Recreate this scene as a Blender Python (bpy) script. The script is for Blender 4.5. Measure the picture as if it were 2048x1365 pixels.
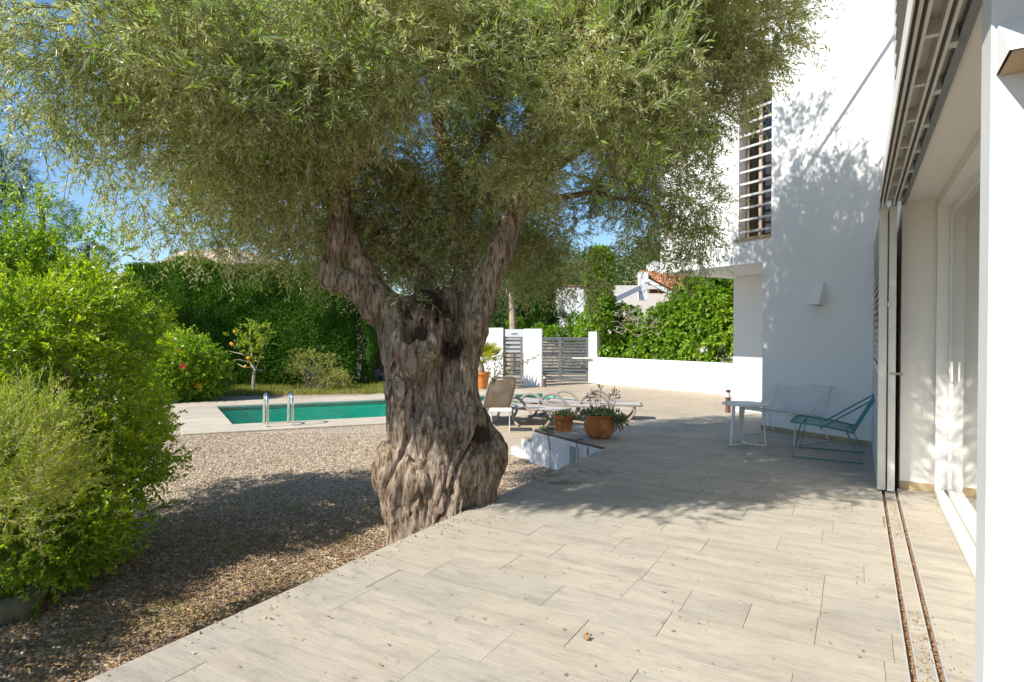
import bpy, math, random
import numpy as np
from mathutils import Vector, Matrix
random.seed(7); RNG = np.random.default_rng(11)
for o in list(bpy.data.objects): bpy.data.objects.remove(o)
SC = bpy.context.scene
COL = SC.collection
R = math.radians

# ------------------------------------------------------------------ camera, sky, sun, exposure
F, CX, CY, CAMZ, PITCH = 1183.0, 1024.0, 682.5, 1.4, R(0.85)
cam_d = bpy.data.cameras.new('camera'); cam = bpy.data.objects.new('camera', cam_d); COL.objects.link(cam)
cam.location = (0, 0, CAMZ); cam.rotation_euler = (R(90) - PITCH, 0, 0)
cam_d.sensor_width = 36; cam_d.lens = 36 * F / 2048; cam_d.clip_start = 0.05; cam_d.clip_end = 2000
SC.camera = cam
SUN_EL = R(42); LX, LY = 0.870, 0.493            # horizontal travel direction of the sunlight
world = bpy.data.worlds.new('World'); SC.world = world; world.use_nodes = True
wn = world.node_tree; bg = wn.nodes['Background']
sky = wn.nodes.new('ShaderNodeTexSky'); sky.sky_type = 'NISHITA'; sky.sun_disc = False
sky.sun_elevation = SUN_EL; sky.sun_rotation = math.atan2(-LX, -LY)
sky.air_density = 1.0; sky.dust_density = 0.1; sky.ozone_density = 2.5
hs = wn.nodes.new('ShaderNodeHueSaturation'); hs.inputs['Saturation'].default_value = 1.14
wn.links.new(sky.outputs[0], hs.inputs['Color']); wn.links.new(hs.outputs[0], bg.inputs[0]); bg.inputs[1].default_value = 0.104
sl = bpy.data.lights.new('sun', 'SUN'); sl.energy = 4.6; sl.angle = R(0.53); sl.color = (1.0, 0.95, 0.87)
sun = bpy.data.objects.new('sun', sl); COL.objects.link(sun)
sun.rotation_euler = Vector((LX * math.cos(SUN_EL), LY * math.cos(SUN_EL), -math.sin(SUN_EL))).to_track_quat('-Z', 'Y').to_euler()
SC.view_settings.view_transform = 'Standard'; SC.view_settings.look = 'None'
SC.view_settings.gamma = 1; SC.view_settings.use_curve_mapping = False
SC.view_settings.exposure = 0.76
SC.render.engine = 'CYCLES'
try:
    SC.cycles.max_bounces = 8; SC.cycles.transparent_max_bounces = 16
    SC.cycles.diffuse_bounces = 5
except Exception: pass

# ------------------------------------------------------------------ pixel <-> place helpers
def ray(px, py):
    cx, cy = (px - CX) / F, -(py - CY) / F
    return np.array([cx, math.cos(PITCH) + cy * math.sin(PITCH), -math.sin(PITCH) + cy * math.cos(PITCH)])
def G(px, py, z=0.0):                       # point on the level z seen at that pixel
    r = ray(px, py); return np.array([0, 0, CAMZ]) + r * ((z - CAMZ) / r[2])
def At(px, py, d):                          # point at forward distance d
    r = ray(px, py); return np.array([0, 0, CAMZ]) + r * (d / r[1])
A1 = np.array([0.504, 0.864, 0]); A2 = np.array([0.864, -0.504, 0])     # along the glass front / into the house
def PA(a, b, z=0.0): return A1 * a + A2 * b + np.array([0, 0, z])
OB = np.array([3.6, 8.51, 0]); E1 = np.array([-.522, .853, 0]); E2 = np.array([.853, .522, 0])
def PB(s, t, z=0.0): return OB + E1 * s + E2 * t + np.array([0, 0, z])
ZD, ZG = -0.45, -0.48                        # pool deck and gravel levels

# ------------------------------------------------------------------ noise
def _hash(ix, iy, iz, seed):
    h = (ix.astype(np.int64) * 374761393 + iy.astype(np.int64) * 668265263 + iz.astype(np.int64) * 2147483647 + seed * 1274126177) & 0xffffffff
    h = ((h ^ (h >> 13)) * 1274126177) & 0xffffffff
    h = (h ^ (h >> 16)) & 0xffff
    return h.astype(np.float32) / 65535.0
def vnoise(p, seed=0):
    p = np.asarray(p, dtype=np.float32); i = np.floor(p); f = p - i; f = f * f * (3 - 2 * f); i = i.astype(np.int64)
    x, y, z = i[..., 0], i[..., 1], i[..., 2]; out = 0
    for dx in (0, 1):
        wx = f[..., 0] if dx else 1 - f[..., 0]
        for dy in (0, 1):
            wy = f[..., 1] if dy else 1 - f[..., 1]
            for dz in (0, 1):
                wz = f[..., 2] if dz else 1 - f[..., 2]
                out = out + wx * wy * wz * _hash(x + dx, y + dy, z + dz, seed)
    return out * 2 - 1
def fbm(p, octv=3, seed=0):
    s, a = 0, 1.0; p = np.asarray(p, dtype=np.float32)
    for k in range(octv):
        s = s + a * vnoise(p * (2 ** k), seed + k); a *= .5
    return s

# ------------------------------------------------------------------ materials
def newmat(name):
    m = bpy.data.materials.new(name); m.use_nodes = True
    nt = m.node_tree; p = nt.nodes['Principled BSDF']; return m, nt, p
def N(nt, t, **kw):
    n = nt.nodes.new(t)
    for k, v in kw.items(): setattr(n, k, v)
    return n
def ramp(nt, src, stops):
    r = N(nt, 'ShaderNodeValToRGB'); e = r.color_ramp.elements
    while len(e) > 1: e.remove(e[0])
    e[0].position = stops[0][0]; e[0].color = (*stops[0][1], 1)
    for p, c in stops[1:]:
        x = e.new(p); x.color = (*c, 1)
    nt.links.new(src, r.inputs[0]); return r.outputs[0]
def coords(nt, kind='Object', scale=(1, 1, 1), rot=(0, 0, 0)):
    if kind == 'World': src = N(nt, 'ShaderNodeNewGeometry').outputs['Position']
    else: src = N(nt, 'ShaderNodeTexCoord').outputs[kind]
    m = N(nt, 'ShaderNodeMapping'); m.inputs['Scale'].default_value = scale; m.inputs['Rotation'].default_value = rot
    nt.links.new(src, m.inputs[0]); return m.outputs[0]
def noise(nt, vec, scale, detail=4, rough=.55, dist=0):
    n = N(nt, 'ShaderNodeTexNoise'); n.inputs['Scale'].default_value = scale; n.inputs['Detail'].default_value = detail
    n.inputs['Roughness'].default_value = rough; n.inputs['Distortion'].default_value = dist
    if vec is not None: nt.links.new(vec, n.inputs['Vector'])
    return n.outputs['Fac']
def bump(nt, p, h, strength=.3, dist=.01):
    b = N(nt, 'ShaderNodeBump'); b.inputs['Strength'].default_value = strength; b.inputs['Distance'].default_value = dist
    nt.links.new(h, b.inputs['Height']); nt.links.new(b.outputs[0], p.inputs['Normal'])
def mixc(nt, fac, a, b, mode='MIX'):
    m = N(nt, 'ShaderNodeMix', data_type='RGBA', blend_type=mode)
    for s, v in ((m.inputs[0], fac), (m.inputs[6], a), (m.inputs[7], b)):
        if hasattr(v, 'is_linked'): nt.links.new(v, s)
        elif isinstance(v, tuple): s.default_value = (*v, 1) if len(v) == 3 else v
        else: s.default_value = v
    return m.outputs[2]
def mth(nt, op, a, b=0.0):
    m = N(nt, 'ShaderNodeMath', operation=op)
    for s, v in ((m.inputs[0], a), (m.inputs[1], b)):
        if hasattr(v, 'is_linked'): nt.links.new(v, s)
        else: s.default_value = v
    return m.outputs[0]
def simple(name, col, rough=.6, metal=0, var=.12, scale=6, bstr=.15, spec=.4):
    m, nt, p = newmat(name)
    v = coords(nt, 'Object'); n1 = noise(nt, v, scale, 5)
    c = ramp(nt, n1, [(.3, tuple(x * (1 - var) for x in col)), (.7, tuple(min(1, x * (1 + var)) for x in col))])
    nt.links.new(c, p.inputs['Base Color']); p.inputs['Roughness'].default_value = rough; p.inputs['Metallic'].default_value = metal
    p.inputs['Specular IOR Level'].default_value = spec
    if bstr: bump(nt, p, noise(nt, v, scale * 12, 3), bstr, .004)
    return m
def stucco(name, col=(.755, .755, .75)):
    m, nt, p = newmat(name); v = coords(nt, 'World')
    big = noise(nt, v, .8, 5); vs = coords(nt, 'World', (3, 3, .35)); st = noise(nt, vs, 1.5, 5, .65)
    c = mixc(nt, mth(nt, 'MULTIPLY', mth(nt, 'SUBTRACT', st, .45), 1.0), col, tuple(x * .86 for x in col))
    c = mixc(nt, mth(nt, 'MULTIPLY', big, .25), c, tuple(x * .93 for x in col))
    nt.links.new(c, p.inputs['Base Color']); p.inputs['Roughness'].default_value = .85; p.inputs['Specular IOR Level'].default_value = .2
    bump(nt, p, noise(nt, v, 90, 4), .25, .004); return m
def leafmat(name, stops, back=None, transl=.35, rough=.45, spec=.4):
    m, nt, p = newmat(name)
    at = N(nt, 'ShaderNodeAttribute', attribute_name='tint')
    c = ramp(nt, at.outputs['Fac'], stops)
    if back:
        g = N(nt, 'ShaderNodeNewGeometry')
        c = mixc(nt, mth(nt, 'MULTIPLY', g.outputs['Backfacing'], .8), c, back)
    nt.links.new(c, p.inputs['Base Color']); p.inputs['Roughness'].default_value = rough; p.inputs['Specular IOR Level'].default_value = spec
    t = N(nt, 'ShaderNodeBsdfTranslucent')
    tc = mixc(nt, 1.0, c, (1.25, 1.3, .55), 'MULTIPLY'); nt.links.new(tc, t.inputs[0])
    mx = N(nt, 'ShaderNodeMixShader'); mx.inputs[0].default_value = transl
    nt.links.new(p.outputs[0], mx.inputs[1]); nt.links.new(t.outputs[0], mx.inputs[2])
    nt.links.new(mx.outputs[0], nt.nodes['Material Output'].inputs[0]); return m

M = {}
M['white'] = stucco('white_render'); M['white2'] = stucco('white_wall_paint', (.75, .75, .74))
M['cream'] = stucco('cream_render', (.74, .71, .65))
def travertine(name, base, ang, streak=1.0, lo=.72, hi=1.12, dirt=.5):
    m, nt, p = newmat(name)
    oi = N(nt, 'ShaderNodeObjectInfo')
    g = N(nt, 'ShaderNodeNewGeometry'); mp = N(nt, 'ShaderNodeMapping', vector_type='TEXTURE'); mp.inputs['Rotation'].default_value = (0, 0, ang)
    nt.links.new(g.outputs['Position'], mp.inputs[0])
    off = N(nt, 'ShaderNodeVectorMath', operation='ADD'); cmb = N(nt, 'ShaderNodeCombineXYZ')
    r10 = mth(nt, 'MULTIPLY', oi.outputs['Random'], 37.0)
    nt.links.new(r10, cmb.inputs[0]); nt.links.new(r10, cmb.inputs[1]); nt.links.new(mp.outputs[0], off.inputs[0]); nt.links.new(cmb.outputs[0], off.inputs[1])
    def st(sx, sy, sc, d=6, r=.6, di=.3):
        q = N(nt, 'ShaderNodeMapping'); q.inputs['Scale'].default_value = (sx, sy, 1); nt.links.new(off.outputs[0], q.inputs[0]); return noise(nt, q.outputs[0], sc, d, r, di)
    n1 = st(.9, 7, 1.3); n2 = st(2.0, 44, 2.6, 7, .75, .8); n3 = st(1.5, 3, 3.0, 8, .75, .6); n4 = st(7, 16, 8.0, 4, .7)
    b = np.array(base)
    c = ramp(nt, n1, [(.28, tuple(b * (lo + .08))), (.5, tuple(b)), (.68, tuple(np.minimum(b * (hi - .04), .9)))])
    c2 = ramp(nt, n2, [(.32, (.60, .585, .565)), (.47, (.95, .94, .93)), (.60, (1.06, 1.05, 1.02)), (.75, (1.14, 1.10, 1.02))])
    c = mixc(nt, .74 * streak, c, c2, 'MULTIPLY')
    c = mixc(nt, .6, c, ramp(nt, n3, [(.30, (.66, .64, .62)), (.5, (1, 1, 1)), (.72, (1.08, 1.05, .98))]), 'MULTIPLY')
    c = mixc(nt, mth(nt, 'MULTIPLY', mth(nt, 'GREATER_THAN', n4, .64), .6), c, (.20, .165, .125))
    tone = ramp(nt, oi.outputs['Random'], [(0, (.86, .86, .87)), (.5, (1, .985, .96)), (1, (.93, .91, .87))])
    c = mixc(nt, .9, c, tone, 'MULTIPLY')
    w = coords(nt, 'World'); dn = noise(nt, w, 1.1, 6, .65)
    c = mixc(nt, mth(nt, 'MULTIPLY', mth(nt, 'MAXIMUM', mth(nt, 'SUBTRACT', dn, .5), 0.0), dirt * 3), c, (.30, .25, .18))
    nt.links.new(c, p.inputs['Base Color']); p.inputs['Roughness'].default_value = .7; p.inputs['Specular IOR Level'].default_value = .3
    bump(nt, p, mth(nt, 'ADD', n2, mth(nt, 'MULTIPLY', n4, .5)), .35, .006); return m
angA = math.atan2(A2[1], A2[0])
M['slab'] = travertine('travertine_paving', (.44, .402, .338), angA)
M['deck'] = travertine('pool_travertine', (.52, .46, .375), R(21), .7)
M['drive'] = travertine('driveway_travertine', (.47, .395, .30), R(-10), 1.0, dirt=1.2)
M['joint'] = simple('rusty_joint_dirt', (.27, .17, .085), .95, var=.4, scale=20)
def gravelmat():
    m, nt, p = newmat('gravel_bed'); v = coords(nt, 'World')
    vo = N(nt, 'ShaderNodeTexVoronoi'); vo.inputs['Scale'].default_value = 42; nt.links.new(v, vo.inputs[0])
    sep = N(nt, 'ShaderNodeSeparateColor'); nt.links.new(vo.outputs['Color'], sep.inputs[0])
    c = ramp(nt, sep.outputs[0], [(0, (.30, .225, .155)), (.35, (.46, .37, .27)), (.7, (.58, .48, .37)), (1, (.66, .58, .48))])
    d = ramp(nt, vo.outputs['Distance'], [(.0, (1, 1, 1)), (.5, (.8, .78, .75)), (.9, (.32, .28, .25))])
    c = mixc(nt, .8, c, d, 'MULTIPLY')
    big = noise(nt, v, .55, 5, .6)
    c = mixc(nt, mth(nt, 'MULTIPLY', mth(nt, 'MAXIMUM', mth(nt, 'SUBTRACT', big, .48), 0.0), 2.4), c, (.22, .17, .10))
    nt.links.new(c, p.inputs['Base Color']); p.inputs['Roughness'].default_value = .9; p.inputs['Specular IOR Level'].default_value = .2
    h = mth(nt, 'SUBTRACT', 1.0, vo.outputs['Distance']); bump(nt, p, h, .8, .02); return m
M['gravel'] = gravelmat()
def pebblemat(name, stops, rough=.85):
    m, nt, p = newmat(name); at = N(nt, 'ShaderNodeAttribute', attribute_name='tint')
    c = ramp(nt, at.outputs['Fac'], stops); v = coords(nt, 'World'); c = mixc(nt, mth(nt, 'MULTIPLY', noise(nt, v, 60, 3), .35), c, (.35, .29, .23))
    nt.links.new(c, p.inputs['Base Color']); p.inputs['Roughness'].default_value = rough; p.inputs['Specular IOR Level'].default_value = .25; return m
M['pebble'] = pebblemat('gravel_stone', [(0, (.22, .145, .09)), (.3, (.40, .30, .205)), (.65, (.54, .435, .32)), (1, (.66, .58, .46))])
M['litter'] = pebblemat('dry_leaf', [(0, (.10, .055, .025)), (.5, (.26, .15, .065)), (.85, (.40, .25, .10)), (1, (.50, .36, .14))])
M['debris'] = pebblemat('track_debris', [(0, (.16, .075, .03)), (.5, (.32, .17, .07)), (1, (.50, .30, .13))])
def barkmat(name='olive_bark', stops=None, twist=1.1):
    m, nt, p = newmat(name)
    tc = N(nt, 'ShaderNodeTexCoord'); sx = N(nt, 'ShaderNodeSeparateXYZ'); nt.links.new(tc.outputs['Object'], sx.inputs[0])
    mp = N(nt, 'ShaderNodeMapping'); mp.inputs['Scale'].default_value = (1, 1, .20); mp.inputs['Rotation'].default_value = (.10, .12, .3)
    nt.links.new(tc.outputs['Object'], mp.inputs[0])
    n1 = noise(nt, mp.outputs[0], 34, 6, .7, .5); n2 = noise(nt, mp.outputs[0], 70, 5, .7, .3); n3 = noise(nt, tc.outputs['Object'], 3.2, 5, .6)
    n4 = noise(nt, tc.outputs['Object'], 7.5, 4, .6)
    c = ramp(nt, n1, stops or [(.32, (.028, .019, .012)), (.41, (.16, .105, .068)), (.49, (.33, .25, .18)), (.60, (.48, .395, .305)), (.72, (.62, .55, .46))])
    c = mixc(nt, mth(nt, 'MULTIPLY', mth(nt, 'MAXIMUM', mth(nt, 'SUBTRACT', n2, .52), 0.0), 2.2), c, (.055, .038, .026))
    c = mixc(nt, mth(nt, 'MINIMUM', mth(nt, 'MULTIPLY', mth(nt, 'MAXIMUM', mth(nt, 'SUBTRACT', n3, .52), 0.0), 4.5), .85), c, (.13, .082, .05))
    c = mixc(nt, mth(nt, 'MINIMUM', mth(nt, 'MULTIPLY', mth(nt, 'MAXIMUM', mth(nt, 'SUBTRACT', n4, .60), 0.0), 6.0), .6), c, (.36, .18, .07))
    if name == 'olive_bark':                       # rotted heartwood tone plus painted-in shade in broken stump, cleft and burl hollow
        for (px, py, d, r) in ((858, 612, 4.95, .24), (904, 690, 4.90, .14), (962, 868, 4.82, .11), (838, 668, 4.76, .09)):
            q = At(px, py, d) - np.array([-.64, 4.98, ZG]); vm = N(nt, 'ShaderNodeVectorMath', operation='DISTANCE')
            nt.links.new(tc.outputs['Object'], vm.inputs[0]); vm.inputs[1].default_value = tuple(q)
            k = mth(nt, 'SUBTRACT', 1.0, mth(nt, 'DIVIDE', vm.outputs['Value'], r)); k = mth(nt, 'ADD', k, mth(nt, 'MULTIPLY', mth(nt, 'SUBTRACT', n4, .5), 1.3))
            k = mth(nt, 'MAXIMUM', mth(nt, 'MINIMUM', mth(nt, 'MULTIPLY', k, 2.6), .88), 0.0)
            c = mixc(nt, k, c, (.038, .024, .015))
    nt.links.new(c, p.inputs['Base Color']); p.inputs['Roughness'].default_value = .9; p.inputs['Specular IOR Level'].default_value = .2
    bump(nt, p, mth(nt, 'ADD', n1, mth(nt, 'MULTIPLY', n2, .45)), 1.0, .03); return m
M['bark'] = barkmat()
M['limb'] = barkmat('olive_limb_bark', [(.28, (.13, .08, .055)), (.45, (.26, .175, .125)), (.6, (.36, .26, .19)), (.75, (.46, .37, .29))])
M['twig'] = simple('twig_bark', (.24, .18, .12), .9, var=.3)
M['greytwig'] = simple('grey_twig', (.36, .30, .24), .9, var=.3)
M['olive'] = leafmat('olive_leaf', [(0, (.095, .16, .02)), (.35, (.22, .29, .05)), (.7, (.50, .51, .18)), (.88, (.72, .70, .42)), (1, (.60, .44, .16))], (.58, .61, .42), .40, .38, .5)
M['oliveY'] = leafmat('olive_shoot', [(0, (.13, .26, .025)), (1, (.30, .42, .06))], (.30, .36, .20), .35)
M['bush'] = leafmat('glossy_leaf', [(0, (.07, .165, .008)), (.4, (.20, .345, .014)), (.72, (.43, .54, .022)), (.97, (.56, .60, .04)), (1, (.50, .36, .03))], None, .45, .35, .5)
M['needle'] = leafmat('grey_green_leaf', [(0, (.17, .27, .025)), (.5, (.38, .46, .05)), (.85, (.54, .55, .08)), (1, (.50, .30, .10))], None, .3, .6, .25)
M['cyp'] = leafmat('cypress_spray', [(0, (.026, .082, .005)), (.5, (.066, .165, .011)), (1, (.13, .26, .02))], None, .2, .6, .25)
M['ivy'] = leafmat('ivy_leaf', [(0, (.07, .17, .012)), (.5, (.17, .31, .02)), (.9, (.30, .43, .03)), (1, (.32, .34, .06))], None, .38, .5, .3)
M['pine'] = leafmat('pine_needle', [(0, (.022, .055, .015)), (.5, (.055, .105, .025)), (1, (.13, .17, .04))], None, .2, .6, .2)
M['citrus'] = leafmat('citrus_leaf', [(0, (.16, .28, .02)), (.6, (.42, .48, .03)), (1, (.62, .58, .07))], None, .4, .35, .4)
M['thorn'] = leafmat('sparse_leaf', [(0, (.16, .20, .03)), (.6, (.36, .36, .08)), (1, (.46, .38, .14))], None, .35)
M['grass'] = leafmat('grass_blade', [(0, (.10, .16, .02)), (.5, (.24, .27, .05)), (1, (.42, .36, .13))], None, .35, .6, .2)
M['palmleaf'] = leafmat('palm_leaf', [(0, (.16, .22, .02)), (.6, (.40, .38, .03)), (1, (.58, .42, .05))], None, .4, .5)
M['succ'] = leafmat('succulent_leaf', [(0, (.09, .16, .06)), (.6, (.24, .30, .14)), (1, (.42, .42, .24))], None, .1, .5)
M['metal'] = simple('grey_metal', (.62, .60, .55), .42, .25, .05, 3, .0)
M['metal2'] = simple('shutter_metal', (.52, .52, .49), .45, .2, .06, 3, .0)
M['panel'] = simple('painted_panel', (.56, .57, .575), .45, 0, .03, 1.5, .05)
M['barmetal'] = simple('bar_paint', (.50, .49, .47), .5, 0, .05, 3, 0)
M['slat'] = simple('louvre_slat', (.30, .285, .25), .5, .1, .08, 3, .0)
M['dkmetal'] = simple('gate_metal', (.19, .20, .20), .45, .2, .08, 3, .0)
M['frame'] = simple('white_frame', (.76, .75, .71), .4, 0, .04, 3, 0)
M['winframe'] = simple('brown_frame', (.40, .33, .28), .5, 0, .1, 4, 0)
M['plastic'] = simple('taupe_plastic', (.27, .225, .19), .5, 0, .10, 4, .0)
M['cushion'] = simple('lounger_mesh_fabric', (.40, .375, .365), .8, 0, .08, 5, .1)
M['dirtyfabric'] = simple('weathered_mesh', (.40, .34, .27), .85, 0, .25, 5, .2)
M['teal'] = simple('teal_metal', (.035, .22, .215), .45, .1, .25, 9, 0)
M['wmetal'] = simple('white_metal', (.70, .69, .67), .45, 0, .08, 5, 0)
M['chrome'] = simple('stainless_steel', (.75, .74, .72), .12, 1, .02, 3, 0)
def terramat(name, col):
    m, nt, p = newmat(name); v = coords(nt, 'Object'); n1 = noise(nt, v, 7, 5); n2 = noise(nt, v, 4.5, 7, .7)
    c = ramp(nt, n1, [(.3, tuple(x * .75 for x in col)), (.7, tuple(x * 1.15 for x in col))])
    c = mixc(nt, mth(nt, 'MINIMUM', mth(nt, 'MULTIPLY', mth(nt, 'MAXIMUM', mth(nt, 'SUBTRACT', n2, .52), 0.0), 4.0), .5), c, (.60, .42, .30))
    nt.links.new(c, p.inputs['Base Color']); p.inputs['Roughness'].default_value = .85; bump(nt, p, noise(nt, v, 80, 3), .3, .004); return m
M['terra'] = terramat('terracotta', (.46, .155, .042))
M['terra2'] = simple('bright_terracotta', (.60, .215, .045), .8, 0, .15, 6, .2)
M['soil'] = simple('potting_soil', (.055, .035, .022), .95, 0, .4, 30, .6)
M['black'] = simple('black_plastic', (.03, .032, .036), .5, 0, .2, 4, 0)
M['boll'] = simple('dark_red_metal', (.13, .055, .045), .5, .1, .15, 5, 0)
M['bollglass'] = simple('bollard_lens', (.62, .60, .58), .3, 0, .05, 5, 0)
M['rock'] = simple('garden_rock', (.16, .15, .09), .95, 0, .35, 5, .9)
M['fence'] = simple('brown_fence_wood', (.30, .17, .12), .8, 0, .25, 8, .3)
M['rooftile'] = simple('clay_roof_tile', (.52, .22, .11), .85, 0, .35, 5, .3)
M['timber'] = simple('dark_timber', (.22, .10, .05), .7, 0, .25, 8, .2)
M['orange'] = simple('orange_peel', (.80, .36, .02), .5, 0, .1, 8, .2)
M['red'] = simple('red_petal', (.75, .03, .02), .5, 0, .1, 8, 0)
M['stone'] = simple('dry_stone', (.42, .36, .28), .9, 0, .35, 4, .6)
M['hill'] = simple('hill_ground', (.16, .16, .07), .95, 0, .4, .08, 0)
M['rockhill'] = simple('rocky_hill', (.40, .31, .23), .95, 0, .4, .05, 0)
M['asphalt'] = simple('asphalt', (.10, .10, .10), .9, 0, .2, 3, .3)
M['pool'] = simple('turquoise_pool_lining', (.05, .85, .72), .5, 0, .10, 2.2, 0)
M['skirt'] = simple('stone_skirting', (.36, .27, .16), .8, 0, .2, 6, .2)
M['palmtrunk'] = simple('palm_trunk_bark', (.40, .30, .22), .9, 0, .3, 6, .5)
M['interior'] = simple('interior_wall', (.42, .43, .38), .8, 0, .05, 2, 0)
M['bulb'] = simple('bulb_glass', (.62, .60, .52), .15, 0, .05, 2, 0, .6)
def watermat():
    m, nt, p = newmat('pool_water'); out = nt.nodes['Material Output']; nt.nodes.remove(p)
    v = coords(nt, 'World'); h = mth(nt, 'ADD', noise(nt, v, 3.5, 3), mth(nt, 'MULTIPLY', noise(nt, v, 13, 3), .35))
    b = N(nt, 'ShaderNodeBump'); b.inputs['Strength'].default_value = .6; b.inputs['Distance'].default_value = .06; nt.links.new(h, b.inputs['Height'])
    t = N(nt, 'ShaderNodeBsdfTransparent'); t.inputs[0].default_value = (.42, .93, .86, 1)
    g = N(nt, 'ShaderNodeBsdfGlossy'); g.inputs['Roughness'].default_value = .03; nt.links.new(b.outputs[0], g.inputs['Normal'])
    f = N(nt, 'ShaderNodeFresnel'); f.inputs[0].default_value = 1.33; nt.links.new(b.outputs[0], f.inputs['Normal'])
    mx = N(nt, 'ShaderNodeMixShader'); nt.links.new(f.outputs[0], mx.inputs[0]); nt.links.new(t.outputs[0], mx.inputs[1]); nt.links.new(g.outputs[0], mx.inputs[2])
    nt.links.new(mx.outputs[0], out.inputs[0]); return m
M['water'] = watermat()
def glassmat(name, tint, refl=1.0, ior=1.5):
    m, nt, p = newmat(name); out = nt.nodes['Material Output']; nt.nodes.remove(p)
    t = N(nt, 'ShaderNodeBsdfTransparent'); t.inputs[0].default_value = (*tint, 1)
    g = N(nt, 'ShaderNodeBsdfGlossy'); g.inputs['Roughness'].default_value = .01; g.inputs[0].default_value = (refl, refl, refl, 1)
    f = N(nt, 'ShaderNodeFresnel'); f.inputs[0].default_value = ior
    mx = N(nt, 'ShaderNodeMixShader'); nt.links.new(f.outputs[0], mx.inputs[0]); nt.links.new(t.outputs[0], mx.inputs[1]); nt.links.new(g.outputs[0], mx.inputs[2])
    nt.links.new(mx.outputs[0], out.inputs[0]); return m
M['glass'] = glassmat('door_glass', (.50, .58, .50), .8, 1.8)
M['wglass'] = glassmat('window_glass', (.52, .48, .44), .6, 1.45)

# ------------------------------------------------------------------ mesh + object helpers
def rawmesh(name, V, Fq, mat, tint=None, smooth=False):
    """V (n,3) array; Fq list of arrays of faces (each array one polygon size)"""
    me = bpy.data.meshes.new(name); V = np.asarray(V, dtype=np.float32)
    if not isinstance(Fq, list): Fq = [Fq]
    Fq = [np.asarray(f, dtype=np.int32) for f in Fq if len(f)]
    loops = np.concatenate([f.ravel() for f in Fq]); sizes = np.concatenate([np.full(len(f), f.shape[1], dtype=np.int32) for f in Fq])
    starts = np.concatenate([[0], np.cumsum(sizes)[:-1]]).astype(np.int32)
    me.vertices.add(len(V)); me.vertices.foreach_set('co', V.ravel())
    me.loops.add(len(loops)); me.loops.foreach_set('vertex_index', loops)
    me.polygons.add(len(sizes)); me.polygons.foreach_set('loop_start', starts)
    try: me.polygons.foreach_set('loop_total', sizes)
    except Exception: pass
    me.polygons.foreach_set('use_smooth', np.full(len(sizes), bool(smooth)))
    me.update(calc_edges=True)
    if tint is not None:
        a = me.attributes.new('tint', 'FLOAT', 'POINT'); a.data.foreach_set('value', np.asarray(tint, dtype=np.float32))
    me.materials.append(mat); return me
def wloc(o):
    v = Vector((0, 0, 0))
    while o is not None: v = v + o.location; o = o.parent
    return np.array(v)
def tag(o, label=None, cat=None, group=None, kind=None):
    if label: o['label'] = label
    if cat: o['category'] = cat
    if group: o['group'] = group
    if kind: o['kind'] = kind
    return o
def thing(name, loc, label, cat, group=None):
    o = bpy.data.objects.new(name, None); COL.objects.link(o); o.location = loc; o.empty_display_size = .2
    return tag(o, label, cat, group)
def link(name, me, parent=None, kind=None, label=None):
    o = bpy.data.objects.new(name, me); COL.objects.link(o)
    if parent is not None: o.parent = parent
    return tag(o, label, None, None, kind)
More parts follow.
